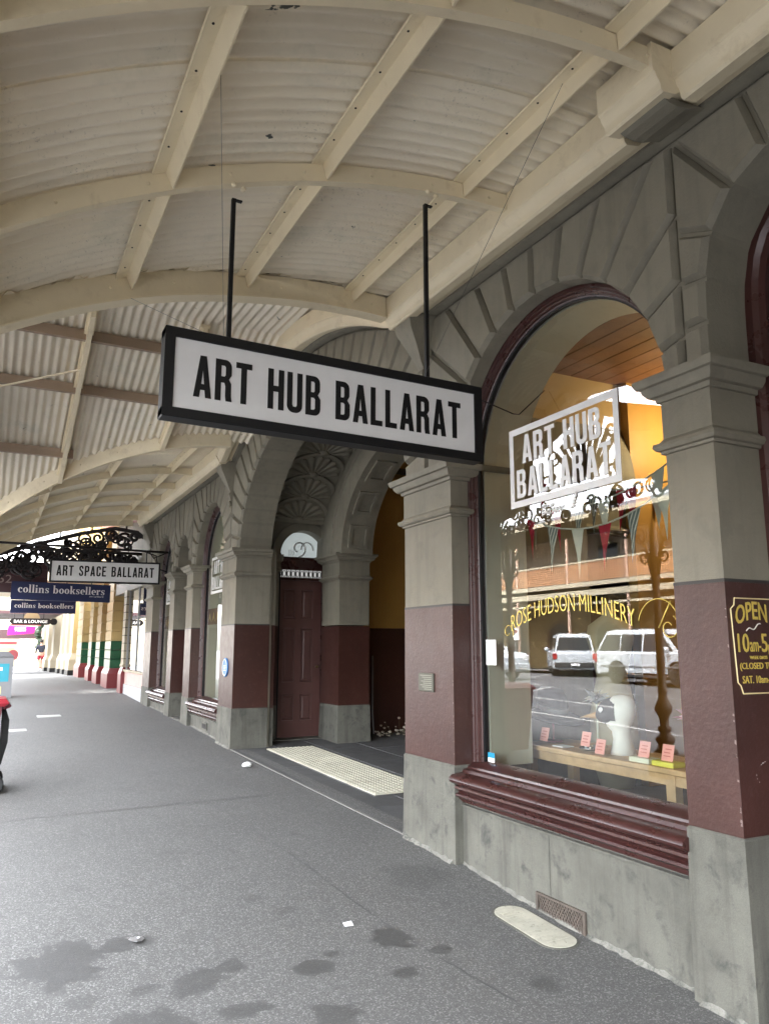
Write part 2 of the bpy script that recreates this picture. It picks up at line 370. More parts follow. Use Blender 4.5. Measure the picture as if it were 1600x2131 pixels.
GS = {  # bold lower-case roman letters with slab serifs
 'o': (.52, [el(.26, XH / 2, .26, .325), el(.26, XH / 2, .085, .265)]),
 'c': (.46, [arc(.26, XH / 2, .26, .325, 50, 310, 14) + [(.43, .12), (.33, .06), (.26, .055)] + arc(.26, XH / 2, .09, .25, 260, 100, 10) + [(.29, .57), (.28, .42), (.43, .42)]]),
 'l': (.28, [stem(.05, 1.0)]),
 'i': (.28, [stem(.05, XH), el(.12, .86, .1, .1, 12)]),
 'n': (.62, [[(0, 0), (0, .05), (.05, .05), (.05, .55), (0, .57), (0, XH), (.2, XH), (.2, .54), (.28, .63), (.42, .63), (.53, .5), (.53, .05), (.58, .05), (.58, 0), (.33, 0), (.33, .05), (.37, .05), (.37, .48), (.31, .54), (.21, .46), (.21, .05), (.25, .05), (.25, 0)]]),
 's': (.42, [[(.02, .2), (.02, 0), (.07, 0), (.09, .03), (.2, -.01), (.36, .05), (.4, .18), (.35, .3), (.15, .45), (.13, .52), (.19, .58), (.3, .55), (.35, .42), (.38, .42), (.38, .63), (.34, .63), (.32, .6), (.2, .64), (.06, .58), (.02, .44), (.08, .32), (.26, .19), (.28, .1), (.2, .04), (.1, .08), (.05, .2)]]),
 'b': (.56, [[(.04, 0), (.04, .95), (0, .95), (0, 1), (.2, 1), (.2, .57)] + arc(.3, XH / 2, .24, .325, 110, -110, 14) + [(.2, .05), (.14, 0)], [(.2, .12), (.2, .5)] + arc(.28, XH / 2, .09, .25, 80, -80, 8)]),
 'k': (.58, [[(0, 0), (0, .05), (.05, .05), (.05, .95), (0, .95), (0, 1), (.21, 1), (.21, .3), (.38, .55), (.33, .57), (.33, XH), (.55, XH), (.55, .57), (.48, .55), (.37, .4), (.53, .05), (.58, .05), (.58, 0), (.33, 0), (.33, .05), (.36, .06), (.27, .28), (.21, .2), (.21, .05), (.25, .05), (.25, 0)]]),
 'e': (.48, [arc(.25, XH / 2, .25, .325, -50, -360, 18) + [(.5, .28), (.17, .28), (.2, .1), (.3, .05), (.38, .1)], [(.17, .33), (.33, .33), (.32, .5), (.26, .58), (.2, .5)]]),
 'r': (.44, [[(0, 0), (0, .05), (.05, .05), (.05, .55), (0, .57), (0, XH), (.2, XH), (.2, .5), (.28, .63), (.4, .63), (.44, .54), (.4, .44), (.3, .44), (.28, .5), (.21, .4), (.21, .05), (.28, .05), (.28, 0)]]),
 ' ': (.3, []),
}
def curve_mesh(loops_list, ext):
    cu = bpy.data.curves.new('tmp', 'CURVE'); cu.dimensions = '2D'; cu.fill_mode = 'BOTH'; cu.extrude = ext
    for lp in loops_list:
        sp = cu.splines.new('POLY'); sp.points.add(len(lp) - 1); sp.use_cyclic_u = True
        for p, q in zip(sp.points, lp): p.co = (q[0], q[1], 0, 1)
    o = bpy.data.objects.new('tmp', cu); COL.objects.link(o)
    me = bpy.data.meshes.new_from_object(o.evaluated_get(bpy.context.evaluated_depsgraph_get()))
    bpy.data.objects.remove(o); bpy.data.curves.remove(cu); return me
def place_flat(me, name, origin, u, v, m, parent):
    """put a flat mesh made in x,y on a plane: x along u, y along v"""
    u = Vector(u); v = Vector(v); n = u.normalized().cross(v.normalized()); o = Vector(origin)
    for w in me.vertices: c = w.co.copy(); w.co = o + u * c.x + v * c.y + n * c.z
    me.materials.clear(); me.materials.append(m); me.name = name
    return link(bpy.data.objects.new(name, me), parent)
def glyph_text(txt, font, origin, u, v, h, width, m, parent, name='lettering', gap=.075, ext=.0012, space=None):
    """custom letters, cap height h, scaled to width; u,v unit vectors in the plane"""
    loops = []; x = 0
    for ch in txt:
        w, ls = font[ch]
        for lp in ls: loops.append([(x + a, b) for a, b in lp])
        x += (space if (ch == ' ' and space is not None) else w) + gap
    x -= gap; k = width / x
    me = curve_mesh([[(a * k, b * h) for a, b in lp] for lp in loops], ext)
    return place_flat(me, name, origin, u, v, m, parent)
def font_text(txt, origin, u, v, h, width, m, parent, name='lettering', bold=.0, ext=.0012, bend=None):
    cu = bpy.data.curves.new('tmp', 'FONT'); cu.body = txt; cu.size = 1; cu.extrude = ext; cu.offset = bold; cu.resolution_u = 3
    o = bpy.data.objects.new('tmp', cu); COL.objects.link(o)
    me = bpy.data.meshes.new_from_object(o.evaluated_get(bpy.context.evaluated_depsgraph_get()))
    bpy.data.objects.remove(o); bpy.data.curves.remove(cu)
    xs = [w.co.x for w in me.vertices]; ys = [w.co.y for w in me.vertices]
    kx = width / (max(xs) - min(xs)); ky = h / (max(ys) - min(ys)); x0, y0 = min(xs), min(ys)
    for w in me.vertices:
        w.co.x = (w.co.x - x0) * kx; w.co.y = (w.co.y - y0) * ky
        if bend: w.co.y += bend(w.co.x / width)
    return place_flat(me, name, origin, u, v, m, parent)

# ================================================================== SETTING: ground
ZE = [(-8, -.2), (0, -.12), (2.4, -.085), (3.7, -.06), (4.3, -.02), (4.8, .025), (5.5, .06), (10.4, .145), (13, .232), (16.8, .30), (20, .38), (25, .42), (30, .43), (36, .36), (44, .22), (51, .1), (60, .0), (90, -.2)]
def pz(x, y): return lerp_table(ZE, y) + .02 * max(x, -3.85)
KX = -3.85
ys = [-24 + 1.6 * i for i in range(10)] + [-8 + .4 * i for i in range(0, 66)] + [18.5 + 1.5 * i for i in range(0, 48)]
def ground_sheet(name, xs, m, zf, kind='structure'):
    vs = [(x, y, zf(x, y)) for y in ys for x in xs]; n = len(xs)
    fs = [(j * n + i, j * n + i + 1, (j + 1) * n + i + 1, (j + 1) * n + i) for j in range(len(ys) - 1) for i in range(n - 1)]
    o = mesh(name, vs, fs, m, smooth=True); o['kind'] = kind; return o
ground_sheet('footpath', [KX, -3, -2, -1, 0, .2], pavM, pz)
kerbM = paint('kerb_bluestone', (.16, .16, .155), .8, .2, 3, 0, .3, .4, 30)
vs = []; fs = []
for y in ys:
    z = pz(KX, y)
    vs += [(KX - .001, y, z + .003), (KX - .2, y, z - .005), (KX - .22, y, z - .3), (KX - .001, y, z - .3)]
for j in range(len(ys) - 1):
    for a in range(3): fs.append((j * 4 + a, (j + 1) * 4 + a, (j + 1) * 4 + a + 1, j * 4 + a + 1))
tag(mesh('kerb', vs, fs, kerbM), kind='structure')
def rz_(x, y): return lerp_table(ZE, y) - .077 - .15 + .012 * min(KX - .2 - x, x + 21) * .5
ground_sheet('road', [KX - .19, -6, -9, -12, -15, -18, -21], roadM, rz_)
ground_sheet('far_footpath', [-21, -23, -26], pavM, lambda x, y: lerp_table(ZE, y) - .09)
g = mesh('ground', [(-300, -120, -.75), (300, -120, -.75), (300, 400, -.75), (-300, 400, -.75)], [(0, 1, 2, 3)], roadM); g['kind'] = 'structure'
# painted parking lines on the road
lineP = flat('road_line_paint', (.30, .30, .29), .7)
def road_strip(x0, y0, x1, y1, w):
    b = MB(); n = 10; d = Vector((x1 - x0, y1 - y0, 0)).normalized(); s = Vector((-d.y, d.x, 0)) * w / 2
    vs = []
    for i in range(n + 1):
        x = x0 + (x1 - x0) * i / n; y = y0 + (y1 - y0) * i / n
        for k in (-1, 1): X, Y = x + s.x * k, y + s.y * k; vs.append((X, Y, rz_(X, Y) + .005))
    b.add(vs, [(2 * i, 2 * i + 2, 2 * i + 3, 2 * i + 1) for i in range(n)])
    return b
mk = MB()
for (a, b_, c, d, w) in [(-10, 4, -10, 40, .12), (-13.4, 2, -13.4, 44, .12), (-7.6, 6, -7.6, 15, .1), (-7.6, 15, -4.4, 16.6, .1), (-10.4, 18.5, -13, 20.2, .1), (-16.6, 26, -21, 30, .1), (-16.6, 30, -21, 34, .1), (-16.6, 34, -21, 38, .1), (-16.6, 38, -21, 42, .1)]:
    r = road_strip(a, b_, c, d, w); mk.add(r.v, r.f)
tag(mk.build('road_markings', lineP), kind='structure')

# ================================================================== THE ARCADED STONE BUILDING
BLD = thing('arcaded_building', 'grey green arcaded stone building with maroon dado and bluestone plinth', 'building', (0, 9, 0))
ZC, ZT = 2.86, 4.14
def part(b, name, m, parent=BLD, smooth=False, mats=None, auto=None):
    o = b.build(name, m, parent, smooth, mats)
    if auto: shade_auto(o, auto)
    return o
CAPP = [(2.462, 0), (2.464, .016), (2.478, .018), (2.482, .034), (2.50, .046), (2.518, .042), (2.524, .022), (2.545, .006), (2.735, .006), (2.737, .022), (2.762, .026), (2.765, .05), (2.79, .07), (2.812, .074), (2.816, .092), (2.842, .104), (2.858, .104), (2.862, .0)]
def pier(y0, y1, depth, zlow=-.5):
    b = MB().box(0, depth, y0, y1, 1.812, 2.47); p = part(b, 'pier', stone)
    part(MB().rect_loft(0, depth, y0, y1, CAPP, True), 'capital', stone, p, auto=35)
    part(MB().rect_loft(0, depth, y0, y1, [(.676, .004), (.682, .004), (1.79, .003), (1.796, .003)], True), 'dado', maroon, p)
    part(MB().rect_loft(0, depth, y0, y1, [(1.796, .0045), (1.812, .0045)], True), 'lining_band', lineM, p)
    part(MB().rect_loft(0, depth, y0, y1, [(zlow, .03), (.0, .02), (.655, .012), (.664, .013), (.675, .004)], True), 'plinth_stone', plinthM, p, auto=30)
    return p
PIERS = [pier(2.43, 2.72, .32), pier(4.78, 5.5, .5), pier(10.4, 11.1, .5), pier(12.95, 13.4, .3), pier(14.4, 14.8, .3), pier(16.5, 17.25, .5)]

# arches -----------------------------------------------------------
def arch_pts(y0, y1, zs, b, n, cnt):
    """superellipse intrados with cnt+1 evenly spaced joints; returns points and normals"""
    c, a = (y0 + y1) / 2, (y1 - y0) / 2; fine = []
    for i in range(1201):
        t = math.pi * i / 1200; ct, st = math.cos(t), math.sin(t)
        fine.append((c - a * math.copysign(abs(ct) ** (2 / n), ct), zs + b * abs(st) ** (2 / n)))
    L = [0]
    for p, q in zip(fine, fine[1:]): L.append(L[-1] + math.hypot(q[0] - p[0], q[1] - p[1]))
    out = []; k = 0
    for i in range(cnt + 1):
        s = L[-1] * i / cnt
        while k < 1199 and L[k + 1] < s: k += 1
        f = (s - L[k]) / max(1e-9, L[k + 1] - L[k]); f = min(max(f, 0), 1)
        p = (fine[k][0] + (fine[k + 1][0] - fine[k][0]) * f, fine[k][1] + (fine[k + 1][1] - fine[k][1]) * f)
        A = fine[max(k - 6, 0)]; B = fine[min(k + 7, 1200)]; tx, ty = B[0] - A[0], B[1] - A[1]; l = math.hypot(tx, ty)
        out.append((p, (-ty / l, tx / l)))
    out[0] = (out[0][0], (-1, 0)); out[-1] = (out[-1][0], (1, 0))
    return out
HOOD = lambda y: ZT + (.66 * (1 - ((y - 7.95) / 2.62) ** 2) if abs(y - 7.95) < 2.62 else 0)
def voussoirs(parent, joints, ylo, yhi, ztop, depth, hood=False, x0=0.0, name='voussoir'):
    for (p, n), (q, m) in zip(joints, joints[1:]):
        L = 4.0
        poly = [p, q, (q[0] + m[0] * L, q[1] + m[1] * L), (p[0] + n[0] * L, p[1] + n[1] * L)]
        poly = clip(poly, 1, 0, yhi); poly = clip(poly, -1, 0, -ylo)
        if hood:
            cy = (p[0] + q[0]) / 2 + (n[0] + m[0]) * .2; cy = min(max(cy, ylo), yhi); sl = (HOOD(cy + .01) - HOOD(cy - .01)) / .02
            poly = clip(poly, -sl, 1, HOOD(cy) - sl * cy)
        else: poly = clip(poly, 0, 1, ztop)
        if len(poly) < 3: continue
        if area(poly) < 0: poly = poly[::-1]
        b0 = inset(poly, .012); b1 = inset(poly, .032)
        if len(b0) < 3 or len(b0) != len(b1): continue
        mb = MB().loft([[(x0 + depth, a, z) for a, z in b0], [(x0 + .036, a, z) for a, z in b0], [(x0, a, z) for a, z in b1]])
        part(mb, name, stone, parent)
def arch_wall(name, fine, y0, y1, zs, ztop, x0, x1, off=.012, hood=False, m=stone, parent=BLD):
    """wall over an opening, recessed behind the stones"""
    mb = MB(); pts = [(p[0] + n[0] * off, p[1] + n[1] * off) for p, n in fine]
    pts = [(y0, pts[0][1]), ] + pts + [(y1, pts[-1][1])]
    top = (lambda y: HOOD(y) + .1) if hood else (lambda y: ztop)
    for (a, b_) in zip(pts, pts[1:]):
        if b_[0] - a[0] < 1e-5: continue
        mb.prism([a, b_, (b_[0], max(top(b_[0]), b_[1] + .02)), (a[0], max(top(a[0]), a[1] + .02))], x0, x1)
    return part(mb, name, m, parent)
OP = {  # y0, y1, spring, rise, exponent, stones, band limits, soffit depth
    'near': (-1.03, 2.43, ZC, 1.01, 4.6, 22, -1.4, 2.575, .32), 'w0': (2.72, 4.78, ZC - .07, 1.0, 2, 14, 2.575, 5.14, .15),
    'ent': (5.5, 10.4, ZC - .07, 1.58, 2, 30, 5.14, 10.75, .5), 'wa': (11.1, 12.95, ZC - .05, .96, 2, 14, 10.75, 13.175, .15),
    'door': (13.4, 14.4, ZC + .1, .52, 2, 8, 13.175, 14.6, .3), 'wb': (14.8, 16.5, ZC - .05, .9, 2, 12, 14.6, 16.9, .15)}
for k, (y0, y1, zs, b_, n_, cnt, lo, hi, dep) in OP.items():
    fine = arch_pts(y0, y1, zs, b_, n_, 48)
    w = arch_wall('arch', fine, lo, hi, zs, 4.3, .045, dep + .05 if k != 'ent' else .5, hood=(k == 'ent'))
    jt = arch_pts(y0, y1, zs, b_, n_, cnt)
    jt = [((p[0], max(p[1], ZC)), n) for p, n in jt]
    voussoirs(w, jt, lo, hi, ZT, dep, k == 'ent')
wl = MB().box(0, .4, 16.9, 17.25, 2.86, 4.3); part(wl, 'end_block', stone)

# cornice ----------------------------------------------------------
greyP = [(.0, 4.145), (-.05, 4.15), (-.055, 4.175), (-.09, 4.19), (-.10, 4.22), (-.10, 4.30), (.03, 4.30), (.03, 4.145)]
creamP = [(-.14, 4.115), (-.155, 4.10), (-.235, 4.085), (-.25, 4.095), (-.255, 4.12), (-.262, 4.135), (-.275, 4.15), (-.285, 4.175), (-.295, 4.18), (-.30, 4.20), (-.30, 4.33), (-.06, 4.34), (-.06, 4.16), (-.102, 4.16)]
def run(prof, y0, y1, dx=0, dz=0): return MB().loft([[(x + dx, y, z + dz) for x, z in prof] for y in (y0, y1)])
COR = part(run(greyP, -3, 5.3), 'string_course', stone, auto=30)
part(run(greyP, 10.6, 17.3), 'string_course', stone, auto=30)
for a, b_ in ((-3, 2.26), (2.63, 5.31), (10.6, 17.2)): part(run(creamP, a, b_), 'cornice_beam', cream, auto=25)
blk = MB().loft([[(x - .13 if x < -.13 else x, y, z) for x, z in creamP] for y in (2.26, 2.63)])
part(blk, 'cornice_block', cream, auto=25)
con = MB().prism([(-.04, 4.138), (-.34, 4.112), (-.34, 4.10), (-.29, 4.084), (-.23, 4.08), (-.17, 4.09), (-.1, 4.12)], 0, 1, 'y')
for v in con.v: v.y = 2.30 + v.y * .29
part(con, 'corbel', stone)
def console(yc):
    mb = MB().loft([[(0 - d, yc - w, z), (0 - d, yc + w, z), (.02, yc + w, z), (.02, yc - w, z)] for z, d, w in ((3.60, .03, .03), (3.68, .06, .045), (3.72, .04, .04), (3.78, .07, .05), (3.90, .13, .085), (4.02, .2, .12), (4.10, .22, .14), (4.145, .22, .14))])
    c = part(mb, 'console', stone, auto=25)
    part(MB().lathe([(.004, 0), (.022, .03), (.014, .05), (.026, .07), (.01, .1)], 10, (-.03, yc, 3.49)), 'drop', stone, c, True)
for yc in (5.14, 10.75, 16.95): console(yc)
# arched hood over the big entrance
def hood_pts(off, n=40): return [(7.95 + 2.66 * (-1 + 2 * i / n), ) for i in range(n + 1)]
def hood_run(prof, name, m):
    rings = []
    for i in range(41):
        y = 7.95 - 2.64 + 5.28 * i / 40; z = HOOD(y) - ZT; sl = (HOOD(y + .01) - HOOD(y - .01)) / .02; l = math.hypot(1, sl); ny, nz = -sl / l, 1 / l
        rings.append([(x, y + ny * (zz - 4.14), ZT + z + nz * (zz - 4.14)) for x, zz in prof])
    return part(MB().loft(rings), name, m, auto=25)
hood_run(greyP, 'hood_mould', stone); hood_run([(x, z + .02) for x, z in creamP], 'hood_cornice', cream)
part(MB().box(.5, .6, -3, 18, 4.3, 8.6), 'upper_wall', stone)
part(MB().box(-.03, .52, 5.1, 10.8, 4.86, 8.6), 'upper_wall', stone); part(MB().box(-.03, .49, -3, 5.1, 4.33, 8.6), 'upper_wall', stone); part(MB().box(-.03, .49, 10.8, 17.3, 4.33, 8.6), 'upper_wall', stone)

# windows ----------------------------------------------------------
def opening_path(y0, y1, zs, b_, z0, cnt=40, n_=2):
    """outline of an opening from one foot over the arch to the other: points and inward normals (y,z)"""
    ps = [((y0, z0), (1, 0)), ((y0, zs - .01), (1, 0))]
    ps += [(p, (-n[0], -n[1])) for p, n in arch_pts(y0, y1, zs, b_, n_, cnt)]
    return ps + [((y1, zs - .01), (-1, 0)), ((y1, z0), (-1, 0))]
def sweep(path, prof, close_prof=True):
    """prof: (inward offset, x)"""
    return MB().loft([[(x, p[0] + n[0] * o, p[1] + n[1] * o) for o, x in prof] for p, n in path])
def window(y0, y1, zs, b_, z0, xg=.22, pane_label=None):
    path = opening_path(y0, y1, zs, b_, z0)
    fr = part(sweep(path, [(-.004, .146), (.014, .146), (.02, .158), (.032, .16), (.038, .175), (.05, .178), (.055, .195), (.062, .2), (.062, .25), (-.004, .25)]), 'window', maroonF, auto=35)
    part(sweep(path, [(.06, .203), (.074, .207), (.074, .235), (.06, .235)]), 'glazing_bead', blackM, fr)
    pts = [(p[0] + n[0] * .064, p[1] + n[1] * .064) for p, n in path]
    m = mesh('pane', [(xg, a, z) for a, z in pts], [tuple(range(len(pts)))], glassM, fr)
    part(sweep(path, [(.0, .255), (.075, .255), (.082, .62), (.0, .62)]), 'reveal', reveal, fr)
    return fr
SILL = [(.25, .70), (.15, .69), (.13, .675), (.10, .668), (.095, .655), (.06, .648), (.05, .63), (.0, .625), (-.03, .618), (-.05, .604), (-.057, .588), (-.05, .572), (-.03, .56), (.0, .556), (.005, .545), (-.012, .54), (-.014, .525), (.008, .515), (.02, .498), (-.004, .49), (-.012, .478), (.0, .467), (.018, .462), (.02, .452), (.034, .449), (.036, .44), (.05, .437), (.052, .428), (.25, .428)]
def spandrel(y0, y1, blocks, sill_m=maroonF):
    s = part(MB().loft([[(x, y, z) for x, z in SILL] for y in (y0 + .004, y1 - .004)]), 'window_sill', sill_m, auto=35)
    part(MB().loft([[(x + .02, y, z - .0) for x, z in ((.045, .43), (.045, .418), (.012, .416), (.012, .402), (.2, .402), (.2, .43))] for y in (y0 + .004, y1 - .004)]), 'drip_strip', plinthM, s)
    for a, b2 in zip(blocks, blocks[1:]):
        part(MB().bbox(.05 + random.uniform(-.002, .002), .3, a + .002, b2 - .002, -.5, .403, .003), 'plinth_stone', plinthM)
W0 = window(*OP['w0'][:4], .66); spandrel(2.72, 4.78, [2.725, 3.83, 4.775])
WA = window(*OP['wa'][:4], .66); spandrel(11.1, 12.95, [11.105, 12.945])
WB = window(*OP['wb'][:4], .66); spandrel(14.8, 16.5, [14.805, 16.495])
# narrow doorway between the far windows
dp = opening_path(13.4, 14.4, OP['door'][2], OP['door'][3], .26)
dd = part(sweep(dp, [(0, .3), (.08, .3), (.08, .36), (0, .36)]), 'door_frame', maroonF)
part(MB().box(.9, .95, 13.3, 14.5, .2, 3.7), 'door', maroonF, dd)
part(MB().box(.3, .9, 14.4, 14.5, .2, 1.8).box(.3, .9, 13.3, 13.4, .2, 1.8), 'reveal', maroon, dd); part(MB().box(.3, .9, 14.4, 14.5, 1.8, 3.7).box(.3, .9, 13.3, 13.4, 1.8, 3.7), 'reveal', stone, dd)
part(MB().box(0, .9, 13.4, 14.4, -.1, .27), 'doorstep', plinthM, dd)
# far windows: pale backs, brown transom panel with gilt ornament, white film letters
for Wn, (y0, y1) in ((WA, (11.1, 12.95)), (WB, (14.8, 16.5))):
    part(MB().box(.5, .55, y0 + .03, y1 - .03, .66, 3.85), 'window_backing', reveal, Wn)
    part(MB().box(.255, .275, y0 + .05, y1 - .05, 1.86, 2.12), 'transom_panel', woodB, Wn)
    b = MB()
    for i in range(7):
        yc = y0 + .2 + i * (y1 - y0 - .4) / 6
        b.add([(.252, yc - .1, 1.89), (.252, yc, 1.97), (.252, yc + .1, 1.89), (.252, yc, 2.07)], [(0, 1, 2, 3)])
    part(b, 'gilt_ornament', goldL, Wn)
# decal frame on glass: bars and letters
def decal(parent, ya, yb, za, zb, rows, x=.214, bar=.045, m=whiteL):
    # ya = far (left as read), yb = near
    b = MB(); w = ya - yb
    b.box(x, x + .0015, yb, ya, zb - bar, zb).box(x, x + .0015, yb, ya, za, za + bar).box(x, x + .0015, ya - bar, ya, za + bar, zb - bar).box(x, x + .0015, yb, yb + bar, za + bar, zb - bar)
    part(b, 'decal_border', m, parent)
    hgt = (zb - za - 2 * bar) / len(rows)
    for i, (txt, wf, off) in enumerate(rows):
        z = zb - bar - (i + 1) * hgt + hgt * .08
        glyph_text(txt, GL, (x, ya - bar - .03 - off, z), (0, -1, 0), (0, 0, 1), hgt * .84, (w - 2 * bar - .06) * wf, m, parent, ext=.0008, gap=.07)
decal(W0, 4.325, 3.25, 2.455, 3.02, [('ART HUB', .84, .07), ('BALLARAT', 1.0, 0)])
decal(WA, 12.6, 11.55, 2.35, 2.95, [('ART HUB', .84, .07), ('BALLARAT', 1.0, 0)])
decal(WB, 16.2, 15.2, 2.35, 2.95, [('ART HUB', .84, .07), ('BALLARAT', 1.0, 0)])
font_text('CITY OF', (.214, 3.99, 2.405), (0, -1, 0), (0, 0, 1), .022, .12, whiteL, W0, bold=.01)
font_text('BALLARAT', (.214, 3.99, 2.36), (0, -1, 0), (0, 0, 1), .036, .22, whiteL, W0, bold=.012)
b = MB()
for i in range(5): b.add([(.214, 3.72 - .012 * i, 2.36 + .02 * i), (.214, 3.66 - .006 * i, 2.372 + .02 * i), (.214, 3.68 - .01 * i, 2.385 + .022 * i)], [(0, 1, 2)])
part(b, 'city_emblem', whiteL, W0)
font_text('Rose Hudson Millinery'.upper(), (.2135, 4.36, 1.605), (0, -1, 0), (0, 0, 1), .105, 1.15, goldL, W0, bold=-.012, bend=lambda t: .115 * (1 - (2 * t - 1) ** 2))
sw = MB()
def squiggle(c, r0, r1, a0, a1, n=26):
    return [(.2135, c[0] - (r0 + (r1 - r0) * i / n) * math.cos(R(a0 + (a1 - a0) * i / n)), c[1] + (r0 + (r1 - r0) * i / n) * math.sin(R(a0 + (a1 - a0) * i / n))) for i in range(n + 1)]
for q_, w_ in ((squiggle((3.03, 1.615), .155, .13, 170, 20), .003), (squiggle((2.97, 1.60), .07, .02, 60, -330), .003), (squiggle((4.40, 1.60), .06, .015, -30, 330), .003), ([(.2135, 3.04, 1.6), (.2135, 2.95, 1.74)], .004)):
    part(MB().tube(q_, w_, 5), 'gilt_flourish', goldL, W0, True)
part(MB().box(.213, .2135, 4.55, 4.675, 1.37, 1.55), 'paper_notice', whiteL, W0)
part(MB().box(.213, .2135, 4.60, 4.68, .70, .765), 'blue_sticker', flat('blue_sticker_print', (.03, .3, .5), .4), W0)
part(MB().box(.2122, .2127, 4.60, 4.68, .70, .73), 'sticker_band', whiteL, W0)

# near entrance: dark joinery inside the boxy arch
np_ = opening_path(-1.03, 2.43, ZC, 1.01, -.1, 40, 4.6)
nf = part(sweep(np_, [(-.01, .32), (.03, .32), (.05, .345), (.085, .35), (.085, .45), (-.01, .45)]), 'door_frame', maroonF, auto=35)
part(MB().box(.34, .42, -1.0, 2.36, 2.72, 2.80), 'transom', maroonF, nf); part(MB().box(.355, .42, -1.0, 2.36, 2.55, 2.60), 'transom', maroonF, nf)
part(MB().box(.40, .41, -1.0, 2.36, 2.8, 3.9), 'fanlight_pane', glassM, nf)
ndk = part(MB().box(.42, .48, -1.0, 2.36, -.1, 2.55), 'door_panel', maroonF, nf)
part(MB().box(.34, .41, 2.20, 2.30, -.1, 2.55), 'door_post', maroonF, nf)
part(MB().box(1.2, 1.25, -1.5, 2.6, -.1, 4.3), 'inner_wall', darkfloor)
part(MB().box(.03, .5, -1.4, 2.43, -.3, -.06), 'threshold_stone', plinthM)
part(MB().box(0, .4, -3, -1.03, -.5, 4.3), 'wall', stone); part(MB().box(0, .4, -16, -3, -.5, 8.6), 'wall', stone)

# ------------------------------------------------------------------ shop interior behind the window
ROOM = part(MB().box(4.2, 4.25, .6, 5.1, .0, 4.0), 'shop_back_wall', gold)
part(MB().box(.6, 4.2, 5.0, 5.06, .0, 3.9), 'shop_side_wall', gold); part(MB().box(.5, 4.2, 2.45, 2.5, .0, 3.9), 'shop_side_wall', gold)
for i in range(22):
    part(MB().bbox(.35 + i * .175, .35 + i * .175 + .17, 2.45, 5.05, 3.86 + random.uniform(-.002, .002), 3.90, .004), 'ceiling_board', woodB, ROOM)
part(MB().box(.35, 4.2, 2.3, 5.1, 3.905, 3.95), 'ceiling', darkfloor, ROOM)
part(MB().box(.3, 4.2, 2.45, 5.05, .3, .36), 'shop_floor', darkfloor, ROOM)
part(MB().box(3.9, 4.0, 2.5, 2.6, .3, 2.6).box(3.9, 4.0, 4.1, 4.18, .3, 2.6), 'door_post', woodB, ROOM)

# ------------------------------------------------------------------ entrance porch
PY = 10.9
porch = part(MB().box(.02, 7, 5.3, 10.95, -.3, .085), 'porch_floor', plinthM)
paverM = paint('dark_basalt_paver', (.085, .085, .085), .75, .2, 3, 0, .3, .4, 50, None, .12)
xx = .06; random.seed(3)
rows = [.0, .55, 1.1, 1.7, 2.4, 3.2, 4.2, 5.4, 6.6]
for i, (a, b_) in enumerate(zip(rows, rows[1:])):
    yy = 5.4 - (.5 if i % 2 else 0)
    while yy < 10.9:
        l = 1.15 + random.uniform(-.1, .1); c0, c1 = max(yy, 5.35), min(yy + l, 10.92)
        if c1 - c0 > .1: part(MB().bbox(a + .066, b_ + .06, c0 + .003, c1 - .003, .05, .095 + .02 * min(1, a / 1.5) + random.uniform(-.002, .002) , .003), 'paver', paverM, porch)
        yy += l
thr = part(MB().box(-.012, .012, 5.5, 10.4, -.2, .104), 'threshold_strip', flat('pale_joint', (.2, .195, .18), .8)); part(MB().box(.012, .064, 5.35, 10.9, -.2, .098), 'threshold_stone', paverM, porch)
tacM = paint('cream_tactile_paving', (.52, .50, .40), .6, .12, 3, 0, .05, .2, 40, (.3, .27, .2), .05)
tac = part(MB().box(.42, 1.08, 6.9, 10.15, .09, .106), 'tactile_paving', paverM)
for i_ in range(2):
    for j_ in range(10): part(MB().bbox(.42 + i_ * .33 + .002, .75 + i_ * .33 - .002, 6.9 + j_ * .325 + .002, 7.225 + j_ * .325 - .002, .1, .1165 + random.uniform(-.0015, .001), .002), 'tactile_tile', tacM, tac)
b = MB()
for i in range(11):
    for j in range(54):
        x = .45 + i * .06; y = 6.93 + j * .06
        b.loft([[(x - .02, y - .02, .1165), (x + .02, y - .02, .1165), (x + .02, y + .02, .1165), (x - .02, y + .02, .1165)], [(x - .011, y - .011, .124), (x + .011, y - .011, .124), (x + .011, y + .011, .124), (x - .011, y + .011, .124)]])
o = part(b, 'tactile_stud', tacM, tac); o['kind'] = 'stuff'
for o_ in [porch, tac, thr] + CH.get(porch.name, []) + CH.get(tac.name, []):
    for v_ in o_.data.vertices: v_.co.z += pz(0, v_.co.y) - .098
# door bay wall facing along the street
strip_ = part(MB().box(.5, .535, 10.42, PY + .2, -.2, ZC), 'door_bay_wall', stone)
doorM = paint('lightened_brown_maroon_door', (.11, .05, .044), .42, .15, 2, .2, 0, .15, 30, None, .02)  # browner maroon, lightened in its colour for the light reaching the door
def porch_ell(x, th, half, rise, off=0.0): # point on a barrel soffit
    c, s = math.cos(th), math.sin(th); return Vector((x, 7.95 + (half - off) * c, 2.84 + (rise - off) * s))
HB, RB = 2.95, 1.78
